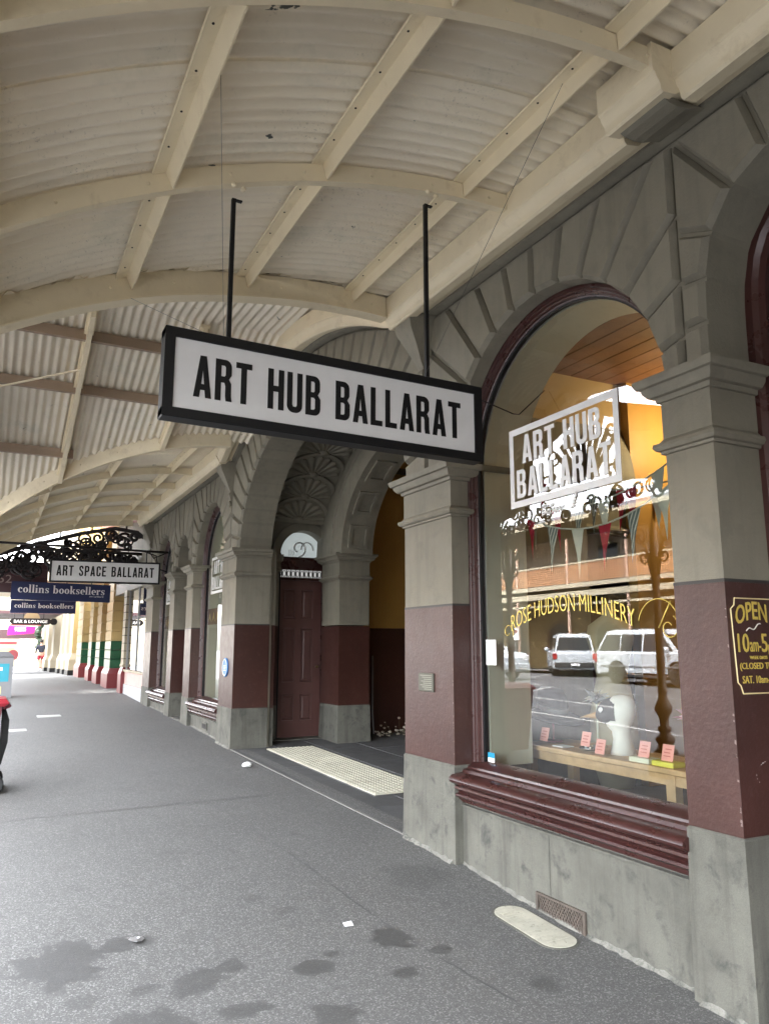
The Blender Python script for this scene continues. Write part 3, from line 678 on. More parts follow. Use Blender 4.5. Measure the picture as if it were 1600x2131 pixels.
# pilaster strip beside the jamb and wall with door opening
part(MB().box(.52, .6, 10.46, 10.9, .66, 1.8), 'pilaster', maroon); part(MB().box(.52, .6, 10.46, 10.9, 1.8, ZC), 'pilaster', stone); part(MB().box(.52, .605, 10.455, 10.9, -.2, .66), 'pilaster', plinthM)
DX0, DX1, DZ = .80, 1.58, 2.86
def door_wall():
    b = MB(); c = (DX0 + DX1) / 2; r = (DX1 - DX0) / 2
    b.cur = 0
    b.box(.6, DX0, PY, PY + .3, 1.8, 3.4).box(DX1, 2.2, PY, PY + .3, 1.8, 3.4)
    for i in range(24):
        a0, a1 = math.pi * i / 24, math.pi * (i + 1) / 24
        x0, x1 = c + r * math.cos(a0), c + r * math.cos(a1); z0, z1 = DZ + r * math.sin(a0), DZ + r * math.sin(a1)
        b.loft([[(x1, y, z1), (x0, y, z0), (x0, y, 3.45), (x1, y, 3.45)] for y in (PY, PY + .3)])
    o = part(b, 'door_bay_wall', stone)
    part(MB().box(.6, DX0, PY - .003, PY + .3, .66, 1.8).box(DX1, 2.2, PY - .003, PY + .3, .66, 1.8), 'dado', maroon, o)
    part(MB().box(.6, DX0, PY - .006, PY + .3, -.2, .66).box(DX1, 2.2, PY - .006, PY + .3, -.2, .66), 'plinth_stone', plinthM, o)
    ring = MB()
    for i in range(25):
        pass
    rings = []
    for i in range(25):
        a = math.pi * i / 24; ca, sa = math.cos(a), math.sin(a)
        rings.append([(c + q * ca, y, DZ + q * sa) for q, y in ((r, PY - .035), (r + .13, PY - .035), (r + .14, PY - .02), (r + .14, PY + .01), (r, PY + .01))])
    part(MB().loft(rings), 'archivolt', stone, o, auto=35)
    capr = [(2.60, 0), (2.605, .02), (2.63, .03), (2.65, .01), (2.74, .01), (2.76, .04), (2.80, .06), (2.86, .06)]
    part(MB().loft([[(.55 - p, PY - .04 - p, z), (DX0 + p * .5, PY - .04 - p, z), (DX0 + p * .5, PY + .1, z), (.55 - p, PY + .1, z)] for z, p in capr]), 'impost', stone, o, auto=35)
    return o
door_wall()
part(MB().box(.6, 2.2, 11.26, 11.32, -.1, 3.5), 'door_leak_backing', darkfloor)  # dark backing added behind the door to stop light leaking past it
part(MB().box(1.55, 1.62, 11.0, 11.26, .1, 2.9), 'door_jamb', maroonF)
YD = PY + .16
DOOR = part(MB().box(DX0 + .03, DX1 - .03, YD + .012, YD + .05, .16, 2.5), 'panelled_door', doorM)
st = MB()
dx = (DX0 + .035, DX0 + .135, DX0 + .325, DX0 + .425, DX0 + .615, DX1 - .035)
for a, b_ in ((0, 1), (2, 3), (4, 5)): st.box(dx[a], dx[b_], YD, YD + .02, .16, 2.5)
for z0, z1 in ((.16, .42), (.80, .98), (1.78, 1.92), (2.36, 2.5)):
    for a, b_ in ((1, 2), (3, 4)): st.box(dx[a], dx[b_], YD + .001, YD + .02, z0, z1)
part(st, 'door_rail', doorM, DOOR)
for z0, z1 in ((.42, .80), (.98, 1.78), (1.92, 2.36)):
    for a, b_ in ((1, 2), (3, 4)):
        x0, x1 = dx[a], dx[b_]
        part(MB().loft([[(x0 + d, y, z0 + d), (x1 - d, y, z0 + d), (x1 - d, y, z1 - d), (x0 + d, y, z1 - d)] for d, y in ((0, YD + .011), (.006, YD - .004), (.016, YD - .002), (.022, YD + .01), (.04, YD + .009), (.05, YD + .003))]), 'door_moulding', doorM, DOOR)
part(MB().lathe([(.0, 0), (.018, .0), (.018, -.03), (.01, -.035), (.02, -.05), (.012, -.07), (0, -.072)], 12, (DX1 - .1, YD, 1.2), 'y'), 'door_knob', flat('dull_brass', (.3, .22, .1), .35, 1), DOOR, True)
part(MB().box(DX0, DX1, YD - .02, YD + .06, 2.66, 2.86).box(DX0, DX1, YD - .03, YD + .06, 2.50, 2.545), 'transom', maroonF, DOOR)
tl = part(MB().box(DX0 + .03, DX1 - .03, YD + .03, YD + .035, 2.545, 2.66), 'transom_light', flat('glowing_transom_glass', (.75, .75, .74), .3, 0, .5, (1, 1, .98), .014), DOOR)  # transom pane given a faint glow of its own; nothing lights it from behind
b = MB()
for i in range(10):
    x = DX0 + .07 + i * .072; b.tube([(x + .025 * math.cos(t), YD + .015, 2.602 + .045 * math.sin(t)) for t in [k * math.pi / 6 for k in range(12)]], .006, 5, True); b.box(x + .03, x + .042, YD + .01, YD + .02, 2.545, 2.66)
part(b, 'iron_grille', dkiron, DOOR)
c_ = (DX0 + DX1) / 2; r_ = (DX1 - DX0) / 2 + .01
fl = mesh('fanlight', [(c_ + r_ * math.cos(math.pi * i / 24), YD + .03, 2.86 + r_ * math.sin(math.pi * i / 24)) for i in range(25)], [tuple(range(25))], flat('glowing_fanlight_glass', (.62, .68, .68), .12, 0, .8, (.85, .95, .95), .012), DOOR)  # weak emission brightens the fanlight in place of light coming through it
b = MB()
for k in range(3): b.tube([(c_ - .2 + .035 * k + .03 * math.cos(t), YD + .027, 2.93 + .05 * math.sin(t)) for t in [R(-60 + 12 * q) for q in range(11)]], .006, 5)
b.tube([(c_ - .02 + .11 * math.cos(R(a)) * (1 - a / 500), YD + .027, 3.0 + .11 * math.sin(R(a)) * (1 - a / 500)) for a in range(-90, 270, 20)], .014, 6)
b.tube([(c_ + .12 + .1 * math.cos(R(a)), YD + .027, 2.98 + .12 * math.sin(R(a))) for a in range(0, 200, 20)], .012, 6)
part(b, 'etched_scroll', whiteL, DOOR, True)
part(MB().box(DX0 - .06, DX1, PY - .1, PY + .3, -.1, .182), 'doorstep', plinthM, DOOR)
part(MB().box(DX0 - .001, DX0 + .03, PY + .02, PY + .3, .16, 2.9), 'door_jamb', blackM, DOOR)
# shell-decorated soffit
b = MB(); n = 40
b.loft([[tuple(porch_ell(x, R(16.5) + (math.pi - R(33)) * i / n, HB, RB, o)) for x, o in ((.5, 0), (1.46, 0), (1.46, -.1), (.5, -.1))] for i in range(n + 1)])
soff = part(b, 'shell_soffit', stone)
def on_soffit(xc, th0, u, v, h):
    """u across (x), v along the soffit upwards from th0, h proud of it"""
    th = th0 + v / 2.35; return tuple(porch_ell(xc + u, th, HB, RB, h))
for side in (1,):
    th = R(18)
    for k in range(8):
        xc = 1.04
        f = MB(); NP = 9
        for j in range(NP):
            a = math.pi * (j + .5) / NP; da = math.pi / NP * .43; ring0 = []; tip = []
            prof = [(.09, .25), (.18, .55), (.28, .9), (.35, 1.0), (.385, .7), (.40, .0)]
            for q, wd in prof:
                rr_ = []
                for s in (-1, -.5, 0, .5, 1):
                    aa = a + da * s * wd; hgt = .012 + .035 * math.sqrt(max(0, 1 - s * s)) * min(1, .4 + q)
                    rr_.append(on_soffit(xc, th, q * math.cos(aa), q * math.sin(aa), hgt))
                tip.append(rr_)
            f.loft(tip, False, False)
        f.loft([[on_soffit(xc, th, q * math.cos(a), q * math.sin(a), hh) for a in [math.pi * i / 12 for i in range(13)]] for q, hh in ((0.001, .05), (.06, .045), (.085, .0))], False, False)
        part(f, 'shell_fan', stone, soff, True)
        g_ = MB(); g_.loft([[on_soffit(xc, th, q * math.cos(a), q * math.sin(a), hh) for q, hh in ((.425, -.02), (.43, .035), (.465, .045), (.48, .04), (.485, -.02))] for a in [math.pi * i / 20 for i in range(21)]], True, True)
        part(g_, 'shell_arch_band', stone, soff, auto=35)
        th += .375 / 2.0
# inner arch with coffers
HI, RI = 2.15, 1.42
b = MB(); n = 48
for i in range(n):
    t0, t1 = math.pi * i / n, math.pi * (i + 1) / n
    p0, p1 = porch_ell(1.455, t0, HI, RI), porch_ell(1.455, t1, HI, RI); q0, q1 = porch_ell(1.455, t0, 3.1, 1.95), porch_ell(1.455, t1, 3.1, 1.95)
    ex = Vector((.505, 0, 0)); b.loft([[p0, p1, q1, q0], [p0 + ex, p1 + ex, q1 + ex, q0 + ex]])
IA = part(b, 'inner_arch', stone)
for k in range(9):
    t0, t1 = math.pi * (k + .16) / 9, math.pi * (k + .84) / 9
    f = MB()
    for (xa, xb, ta, tb) in ((1.55, 1.86, t0, t0 + .035), (1.55, 1.86, t1 - .035, t1), (1.55, 1.60, t0 + .035, t1 - .035), (1.81, 1.86, t0 + .035, t1 - .035)):
        f.loft([[tuple(porch_ell(x, ta + (tb - ta) * i / 6, HI, RI, o)) for x, o in ((xa, -.01), (xb, -.01), (xb, .03), (xa, .03))] for i in range(7)])
    part(f, 'coffer_frame', stone, IA)
f = MB().loft([[tuple(porch_ell(x, math.pi * i / 40, hh, rr2)) for x, hh, rr2 in ((1.43, HI + .35, RI + .3), (1.43, HI + .45, RI + .37), (1.46, HI + .46, RI + .38), (1.46, HI + .34, RI + .29))] for i in range(41)])
part(f, 'arch_moulding', stone, IA)
def inner_pier(y0, y1):
    p = part(MB().box(1.50, 1.98, y0, y1, 1.812, 2.6), 'inner_pier', stone)
    part(MB().rect_loft(1.50, 1.98, y0, y1, [(z, q) for z, q in CAPP]), 'capital', stone, p, auto=35)
    part(MB().rect_loft(1.50, 1.98, y0, y1, [(.676, .004), (1.796, .004)]), 'dado', maroon, p)
    part(MB().rect_loft(1.50, 1.98, y0, y1, [(-.1, .03), (.1, .025), (.66, .012), (.675, .004)]), 'plinth_stone', plinthM, p)
inner_pier(10.25, 10.9); inner_pier(5.0, 5.8)
pw = part(MB().box(1.96, 7, 10.95, 11.1, 1.79, 5.2), 'passage_wall', ochre)
part(MB().box(1.96, 7, 10.947, 11.1, -.1, 1.788), 'dado', maroon, pw)
part(MB().box(1.96, 7, 4.9, 5.0, -.1, 5.2), 'passage_wall', ochre); part(MB().box(7, 7.1, 4.9, 11.1, -.1, 5.2), 'passage_wall', ochre)
part(MB().box(.5, 7.1, 4.9, 11.2, 5.0, 5.1), 'porch_ceiling', stone)
part(MB().box(.5, 1.46, 4.95, 5.05, -.1, 3.4), 'porch_wall', stone)
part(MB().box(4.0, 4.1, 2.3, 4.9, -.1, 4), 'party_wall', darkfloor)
cd = MB().tube([(2.37, 10.92, 1.36), (2.37, 10.92, .5), (2.39, 10.91, .16), (2.45, 10.86, .12)], .014, 8); part(cd, 'conduit', greyiron, smooth=True)

# rough mortar fillet where walls meet the footpath
random.seed(31)
filM = paint('pale_mortar_fillet', (.20, .195, .17), .9, .3, 6, 0, .5, .7, 40, (.05, .052, .045), 0, dirt_amt=.85, dirt_scale=14, dirt_lo=.5)
def fillet(y0, y1, xw):
    n = max(4, int((y1 - y0) / .05)); rings = []
    for i in range(n + 1):
        y = y0 + (y1 - y0) * i / n; z = pz(0, y); a = random.uniform(.012, .035); h = random.uniform(.01, .03)
        rings.append([(xw + .02, y, z - .02), (xw - a, y, z - .003), (xw - a * .4, y, z + h * .5), (xw + .001, y, z + h), (xw + .02, y, z + h)])
    part(MB().loft(rings), 'mortar_fillet', filM)
for a, b_, x in ((2.44, 2.70, -.022), (2.73, 4.76, .05), (4.79, 5.48, -.022), (10.42, 11.08, -.02), (11.12, 12.93, .05), (14.82, 16.48, .05)): fillet(a, b_, x)

random.seed(13); b = MB()
def seam(pts, w):
    vs = []
    for i, (x, y) in enumerate(pts):
        a, c = pts[max(i - 1, 0)], pts[min(i + 1, len(pts) - 1)]; d = Vector((c[0] - a[0], c[1] - a[1], 0)).normalized(); ww = w * random.uniform(.5, 1.3) / 2
        for s in (-1, 1): X, Y = x - d.y * s * ww, y + d.x * s * ww; vs.append((X, Y, pz(X, Y) + .003))
    b.add(vs, [(2 * i, 2 * i + 2, 2 * i + 3, 2 * i + 1) for i in range(len(pts) - 1)])
def wob(x0, y0, x1, y1, n, j): return [(x0 + (x1 - x0) * i / n + random.uniform(-j, j), y0 + (y1 - y0) * i / n + random.uniform(-j, j)) for i in range(n + 1)]
seam(wob(-.74, 3.1, -.92, 4.6, 40, .006), .012); seam(wob(-3.5, 7.6, -.1, 7.4, 60, .01), .012); seam(wob(-3.5, 11.9, -.05, 12.2, 60, .012), .014); seam(wob(-.92, 4.6, -1.05, 7.4, 50, .008), .009)
sm_ = b.build('footpath_seam', flat('bitumen_seam', (.075, .075, .073), .7)); sm_['kind'] = 'structure'

random.seed(41)
for (yy, sg_) in ((2.432, 1), (4.785, 1)):
    b = MB()
    for i in range(16):
        z = random.choice((random.uniform(.7, 1.25), random.uniform(.7, 1.8))); w, h = random.uniform(.002, .008), random.uniform(.004, .025)
        b.add([(-.0042, yy - .004, z), (-.0042, yy + w, z + h * .3), (-.0042, yy + w * .6, z + h), (-.0042, yy - .004, z + h * .8)], [(0, 3, 2, 1)])
    part(b, 'paint_chip', flat('chipped_edge', (.20, .155, .14), .8))['kind'] = 'stuff'

part(MB().box(.61, 9, -3, 5.05, 4.32, 4.42), 'upper_floor', darkfloor); part(MB().box(.61, 9, 10.9, 18, 4.32, 4.42), 'upper_floor', darkfloor)
part(MB().box(9, 9.1, -3, 18, -.3, 8.6), 'rear_wall', stone); part(MB().box(.4, 9, 17.3, 17.4, -.3, 4.3), 'party_wall', darkfloor); part(MB().box(.61, 9, 4.9, 11.2, 8.5, 8.6), 'roof_slab', darkfloor)

# ================================================================== VERANDAH over the footpath
VER = thing('street_verandah', 'cream curved corrugated iron verandah roof on ribs over the footpath', 'verandah', (-3.7, 6.8, -.02))
RV = 5.2
def vz(x, off=0.0):
    """underside of the ribs at distance x from the kerb side"""
    t = min(x + .2, 0); return 4.22 - (RV - math.sqrt(RV * RV - t * t)) + off
def vn(x):
    a = math.asin(min(0, x + .2) / RV); return Vector((math.sin(a), 0, math.cos(a)))
XS = [-.06 - 3.74 * i / 28 for i in range(29)]
def yv1(x): return lerp_table([(-3.8, 4.5), (-3.09, 4.68), (-2.37, 4.85), (-1.47, 5.1), (-.73, 5.23), (-.3, 5.29), (0, 5.3)], x)
def yv2(x): return 10.35 - (vz(x) + .02 - 4.07) / .36
def rib(y, w=.05, d=.10, x0=-.3, flange=True, m=cream, drop=0.0):
    xs = [x0 - (3.8 + x0) * i / 26 for i in range(27)]
    yf = y if callable(y) else (lambda x: y)
    pts = [(Vector((x, yf(x), vz(x) - drop)), vn(x)) for x in xs]
    b = MB().loft([[p + Vector((0, -w / 2, 0)), p + Vector((0, w / 2, 0)), p + n * d + Vector((0, w / 2, 0)), p + n * d + Vector((0, -w / 2, 0))] for p, n in pts])
    o = part(b, 'rib', m, VER)
    bb = MB()
    for i in range(1, 26, 3):
        p, n = pts[i]; c = p + n * (d * .5) + Vector((0, -w / 2, 0))
        bb.lathe([(.009, 0), (.009, -.006), (.004, -.009)], 6, c, 'y')
    part(bb, 'rib_bolt', m, o)['kind'] = 'stuff'
    return o
RIBS1 = [-14, -12, -10, -8, -6, -4.3, -2.97, -1.65, -.33, .99, 2.305, 3.61]
RIBS2 = [12.1, 13.35, 14.6, 15.85, 17.1]
for y in RIBS1 + RIBS2: rib(y)
for yf in (yv1, yv2):
    o = rib(yf, .07, .17, drop=.05)
    xs = [-.3 - 3.5 * i / 26 for i in range(27)]
    part(MB().loft([[Vector((x, yf(x) - .06, vz(x) - .066)), Vector((x, yf(x) + .06, vz(x) - .066)), Vector((x, yf(x) + .06, vz(x) - .053)), Vector((x, yf(x) - .06, vz(x) - .053))] for x in xs]), 'rib_flange', cream, o)
rib(17.8, .08, .16, drop=.03)
# purlins: angle sections between the ribs
def purlin(x, y0, y1):
    n = vn(x); t = Vector((n.z, 0, -n.x)); p = Vector((x, 0, vz(x) + .098))
    b = MB().loft([[p + t * a + n * c + Vector((0, y, 0)) for a, c in ((-.042, .012), (.036, .012), (.036, -.088), (.026, -.088), (.026, 0), (-.042, 0))] for y in (y0, y1)])
    o = part(b, 'purlin', cream, VER)
    bb = MB(); k = y0 + .2
    while k < y1 - .05:
        bb.lathe([(.006, 0), (.006, -.003)], 6, p + t * -.01 + Vector((0, k, 0))); k += .27
    if bb.v: part(bb, 'screw_head', dkiron, o)['kind'] = 'stuff'
PX = [-.66, -1.58, -2.42, -3.2]
for x in PX:
    for seq in (RIBS1[5:] + [yv1(x)], [yv2(x)] + [q for q in RIBS2 if q > yv2(x) + .2] + [17.8]):
        for a, c in zip(seq, seq[1:]): purlin(x, a + .03, c - .03)
# curved corrugated sheets, each lapped over the next
def vault_sheet(y0, y1, lift):
    per = .0905; ns = max(4, int((y1 - y0) / per * 8)); b = MB(); rows = []
    for j in range(ns + 1):
        y = y0 + (y1 - y0) * j / ns; h = .016 * math.sin(2 * math.pi * y / per)
        rows.append([Vector((x, min(y, yv1(x) + .05) if y0 < 7 else max(y, yv2(x) - .05), vz(x))) + vn(x) * (.132 + lift + h) for x in XS])
    b.loft(rows, False, False); o = part(b, 'roof_sheet', sheetM, VER, True); return o
random.seed(11)
y = -2.92; k = 0
mesh('far_roof', [(x, q, vz(x) + .13) for q in (-16, -2.9) for x in XS], [(i, i + 1, i + 30, i + 29) for i in range(28)], sheetM, VER, True)
while y < 5.3: vault_sheet(y, min(y + .76, 5.4), .007 * (k % 2) + random.uniform(0, .002)); y += .72; k += 1
y = 9.75
while y < 17.85: vault_sheet(y, min(y + .76, 17.9), .007 * (k % 2) + random.uniform(0, .002)); y += .72; k += 1
# cross gable above the entrance
GK = .36; YR = 7.92
def gz(y): return 4.07 + GK * (10.35 - (y if y >= YR else 2 * YR - y))
def gable_sheet(x0, x1, far, lift):
    per = .0905; ns = int((x1 - x0) / per * 8); rows = []
    
    for j in range(ns + 1):
        x = x0 + (x1 - x0) * j / ns; h = .016 * math.sin(2 * math.pi * x / per)
        xc = max(x, -3.8); ye = yv2(xc) + .12 if far else yv1(xc) - .04; ze = gz(ye) if far else vz(xc) + .06
        rows.append([Vector((x, YR + (ye - YR) * q, gz(YR) + (ze - gz(YR)) * f + .075 + lift + h)) for q, f in (((0, 0), (.5, .5), (1, 1)) if far else ((0, 0), (.4, .06), (.66, .16), (1, 1)))])
    part(MB().loft(rows, False, False), 'roof_sheet', sheetM, VER, True)
for far in (True, False):
    x = -3.9; k = 0
    while x < -.05: gable_sheet(x, min(x + .76, .0), far, .003 * (k % 2)); x += .72; k += 1
for x in (-1.15, -2.3, -3.45):
    for sgn in (1,):
        b = MB(); ye = yv2(x) - .02 if sgn > 0 else yv1(x) + .04; zz = gz(YR), (gz(ye) if sgn > 0 else vz(x) + .06)
        b.loft([[Vector((x + a, q, z_ + c)) for a, c in ((-.025, -.115), (.025, -.115), (.025, -.005), (-.025, -.005))] for q, z_ in zip((YR, ye), zz)])
        o = part(b, 'rafter', cream, VER)
        part(MB().loft([[Vector((x + a, q, z_ + c)) for a, c in ((-.05, -.004), (.05, -.004), (.05, .03), (-.05, .03))] for q, z_ in zip((YR, ye), zz)]), 'rafter_flange', cream, o)
purM = paint('brown_stained_purlin', (.30, .215, .15), .6, .15, 2)
for q, xe in ((8.36, -.1), (9.25, -.1), (10.57, -2.2)):
    part(MB().box(-3.8, xe, q - .03, q + .03, gz(q) - .055, gz(q) + .058), 'gable_purlin', purM, VER)
part(MB().strip((-2.3, 8.75, gz(8.75) - .10), (-3.75, 9.6, gz(9.6) - .12), .03, (0, 0, 1), .012), 'tie_bar', cream, VER)
# kerb beam, posts with iron brackets, open fretwork pediment
mkb = paint('brown_verandah_post_paint', (.115, .058, .034), .4, .15, 2, 0, 0, .1, 30)
KB = -3.72
part(MB().box(KB - .06, KB + .06, -16, 4.5, 2.98, 3.14), 'kerb_beam', cream, VER); part(MB().box(KB - .06, KB + .06, 12.2, 17.9, 2.98, 3.14), 'kerb_beam', cream, VER)
def post(y):
    z0 = pz(KB, y)
    prof = [(.06, .5), (.075, .52), (.075, .56), (.05, .58), (.055, .66), (.095, .74), (.10, .80), (.07, .86), (.05, .90), (.05, .96), (.062, .98), (.05, 1.0), (.047, 1.6), (.043, 2.2), (.043, 2.28), (.065, 2.31), (.05, 2.34), (.06, 2.42), (.085, 2.5), (.085, 2.56), (.05, 2.58), (.05, 3.0)]
    low = [(.135, .26), (.135, .29), (.10, .32), (.085, .36), (.11, .40), (.11, .44), (.07, .47), (.06, .5)]
    p = part(MB().lathe([(r, h) for r, h in low + prof], 16, (KB, y, z0)), 'post', mkb, VER, True)
    part(MB().bbox(KB - .15, KB + .15, y - .15, y + .15, z0 - .3, z0 + .26, .012), 'post_base', mkb, p)
    b = MB()
    for s in (-1, 1):
        for k, (cx, cz, r0) in enumerate(((.22, 2.84, .13), (.45, 2.92, .09), (.16, 2.58, .10), (.62, 2.95, .05))):
            pts = [(KB, y + s * (cx + (r0 * (1 - a / 620)) * math.cos(R(a + 40 * k))), z0 + cz + (r0 * (1 - a / 620)) * math.sin(R(a + 40 * k))) for a in range(0, 520, 26)]
            b.tube(pts, .016, 5)
        b.tube([(KB, y + s * .05, z0 + 2.35), (KB, y + s * .12, z0 + 2.7), (KB, y + s * .35, z0 + 2.98), (KB, y + s * .75, z0 + 3.04)], .02, 6)
    part(b, 'iron_bracket', mkb, p, True)
for q in (3.4, 6.78, 9.75, 13.1, 16.4): post(q)
b = MB()
# pediment: tie rail, raking boards, sunburst of bars, ring of curls
b.box(KB - .03, KB + .03, 4.97, 10.87, 3.0, 3.10).box(KB - .025, KB + .025, 5.1, 10.7, 3.62, 3.66)
for sgn in (1, -1):
    b.strip((KB, YR, gz(YR) - .12), (KB, YR + sgn * 2.95, gz(YR + 2.95) - .12), .2, (1, 0, 0), .05)
for k in range(1, 16):
    a = math.pi * k / 16; d = Vector((0, math.cos(a), math.sin(a)))
    for sy in (5.75, 10.1):
        if 0 < k < 16: b.strip(Vector((KB, sy, 3.1)) + d * .12, Vector((KB, sy, 3.1)) + d * .5, .03, (1, 0, 0), .02)
for k in range(4, 13):
    a = math.pi * k / 16; d = Vector((0, math.cos(a), math.sin(a))); b.strip(Vector((KB, YR, 3.66)) + d * .15, Vector((KB, YR, 3.66)) + d * (1.02 if k in (6, 8, 10) else .85), .07, (1, 0, 0), .02)
b.box(KB - .02, KB + .02, 4.97, 10.87, 3.1, 3.24)
random.seed(77)
for k in range(70):
    yy = random.uniform(5.2, 10.6); r0 = random.uniform(.06, .13); s = random.choice((-1, 1)); zc = random.uniform(3.28, 3.6); a0 = random.uniform(0, 360)
    b.tube([(KB, yy + s * r0 * (1 - a / 560) * math.cos(R(a + a0)), zc + r0 * (1 - a / 560) * math.sin(R(a + a0))) for a in range(0, 420, 28)], random.uniform(.012, .024), 5)
for k in range(26):
    yy = random.uniform(5.9, 9.9); r0 = random.uniform(.08, .16); zc = 3.7 + (gz(yy) - 3.95) * random.random(); a0 = random.uniform(0, 360)
    b.tube([(KB, yy + r0 * (1 - a / 560) * math.cos(R(a + a0)), zc + r0 * (1 - a / 560) * math.sin(R(a + a0))) for a in range(0, 420, 28)], random.uniform(.015, .028), 5)
for sgn in (1, -1):
    e_ = YR + sgn * 2.95; k_ = .72 if sgn < 0 else 1.15; m_ = YR + sgn * k_; b.prism([(e_, 3.24), (m_, 3.24 + .4), (m_, gz(YR + k_) - .2), (e_, gz(YR + 2.95) - .2)][::sgn], KB - .012, KB + .012)
part(b, 'fretwork_pediment', dkiron, VER)
part(MB().tube([(-3.6, 15.3, 3.36), (.03, 15.3, 3.33)], .022, 8), 'bracket_pole', dkiron, VER, True)
b = MB().tube([(.02, 15.3, 3.33), (-.25, 15.3, 3.20), (-.35, 15.28, 3.34)], .012, 6).tube([(.0, 15.3, 2.95), (-.16, 15.3, 3.0), (-.2, 15.3, 3.25), (-.45, 15.3, 3.33)], .014, 6); part(b, 'pole_brace', dkiron, VER, True)

# ================================================================== HANGING SIGNS
def board_sign(name, label, x0, x1, y, z0, z1, fr=.035, th=.09, face=whiteS, frame=blackM, cat='sign', group=None, tilt=0.0):
    s = thing(name, label, cat, ((x0 + x1) / 2, y, z1), group=group)
    def sh(o):
        for v in o.data.vertices: v.co.z += tilt * (v.co.x - x0)
        return o
    if fr:
        b = MB().bbox(x0, x1, y, y + th, z0, z0 + fr, .004).bbox(x0, x1, y, y + th, z1 - fr, z1, .004).bbox(x0, x0 + fr, y + .001, y + th - .001, z0 + .002, z1 - .002, .004).bbox(x1 - fr, x1, y + .001, y + th - .001, z0 + .002, z1 - .002, .004)
        sh(b.build('frame', frame, s))
    sh(MB().box(x0 + fr, x1 - fr, y + (.012 if fr else 0), y + th - (.012 if fr else 0), z0 + fr, z1 - fr).build('sign_panel', face, s))
    return s, sh
S1, sh = board_sign('hanging_sign', 'large white ART HUB BALLARAT sign in a thick black frame on two rods', -2.352, -.515, 3.60, 2.588, 3.045, .05, .10, tilt=-.015)
sh(glyph_text('ART HUB BALLARAT', GL, (-2.205, 3.6105, 2.708), (1, 0, 0), (0, 0, 1), .215, 1.545, blackM, S1, gap=.085, space=.26))
for x, zt in ((-2.03, 3.83), (-.86, 4.13)):
    r = MB().box(x - .0105, x + .0105, 3.637, 3.66, 3.0, zt).build('hanger_rod', blackM, S1)
    MB().box(x - .035, x + .035, 3.62, 3.68, 3.02 - .015 * (x + 2.35), 3.035 - .015 * (x + 2.35)).box(x + .01, x + .045, 3.64, 3.66, zt - .008, zt).build('rod_foot', blackM, r)
    for bx_, bz_ in ((-.02, .06), (.03, .045)): MB().lathe([(.014, 0), (.014, -.012), (.006, -.017)], 8, (x + bx_, 3.585, zt + bz_ - .02), 'y').build('bolt', cream, r)
wire = flat('steel_wire', (.12, .11, .1), .5, .6)
MB().tube([(-2.36, 2.72, 4.02), (-2.06, 3.63, 3.04)], .0013, 5).build('guy_wire', wire, S1)
MB().tube([(-2.40, 4.92, 3.76), (-2.04, 3.68, 3.04)], .0013, 5).build('guy_wire', wire, S1)
MB().tube([(-.66, 2.62, 4.28), (-.88, 3.63, 3.05)], .0013, 5).build('guy_wire', wire, S1)
MB().tube([(-.3, 4.6, 4.1), (-.85, 3.68, 3.06)], .0013, 5).build('guy_wire', wire, S1)
MB().tube([(-.5, 3.65, 2.96), (-.2, 3.72, 2.93), (.02, 3.95, 3.02), (.2, 3.9, 3.2)], .004, 5).build('power_cable', blackM, S1)

S2, sh = board_sign('hanging_sign', 'white ART SPACE BALLARAT sign with thin black frame under dark fretwork', -2.10, -.13, 15.2, 2.665, 3.085, .03, .09, tilt=.012)
sh(glyph_text('ART SPACE BALLARAT', GL, (-1.985, 15.2095, 2.79), (1, 0, 0), (0, 0, 1), .19, 1.74, blackM, S2, gap=.10, space=.30))
MB().box(-1.9, -1.88, 15.24, 15.26, 3.08, 3.34).box(-.4, -.38, 15.24, 15.26, 3.09, 3.34).build('hanger_rod', blackM, S2)
S3, sh = board_sign('hanging_sign', 'larger navy collins booksellers sign with white serif lettering', -2.61, -.335, 20.5, 2.62, 3.06, 0, .08, navy, tilt=-.008)
sh(glyph_text('collins booksellers', GS, (-2.46, 20.498, 2.80), (1, 0, 0), (0, 0, 1), .195, 1.99, whiteL, S3, gap=.05, ext=.001))
sh(font_text('on Lydiard', (-.83, 20.498, 2.725), (1, 0, 0), (0, 0, 1), .05, .33, whiteL, S3, bold=.01))
MB().box(-2.2, -2.18, 20.52, 20.55, 3.05, 3.5).box(-.8, -.78, 20.52, 20.55, 3.05, 3.5).build('hanger_rod', blackM, S3)
S4, sh = board_sign('hanging_sign', 'smaller navy collins booksellers sign just below and behind the larger one', -2.52, -.81, 24.0, 2.44, 2.80, 0, .08, navy)
sh(glyph_text('collins booksellers', GS, (-2.42, 23.998, 2.585), (1, 0, 0), (0, 0, 1), .14, 1.55, whiteL, S4, gap=.05, ext=.001))
MB().box(-2.2, -2.18, 24.02, 24.05, 2.79, 3.5).box(-1.1, -1.08, 24.02, 24.05, 2.79, 3.5).build('hanger_rod', blackM, S4)
S5 = thing('hanging_sign', 'dark BAR & LOUNGE sign with scalloped ends and a gilt crest on top', 'sign', (-1.6, 32, 2.5))
MB().prism([(-2.36, 2.44), (-2.3, 2.37), (-2.24, 2.32), (-1.0, 2.32), (-.94, 2.37), (-.86, 2.44), (-.94, 2.51), (-1.0, 2.555), (-2.24, 2.555), (-2.3, 2.51)], 32, 32.08, 'y').build('sign_panel', dkiron, S5)
MB().lathe([(.0, 0), (.13, 0), (.13, .06), (0, .06)], 16, (-.83, 32.01, 2.44), 'y').build('end_roundel', blackM, S5)
MB().prism(arc(-1.6, 2.56, .28, .24, 0, 180, 12), 32.01, 32.07, 'y').build('crest', flat('bronze_crest', (.25, .18, .1), .5), S5)
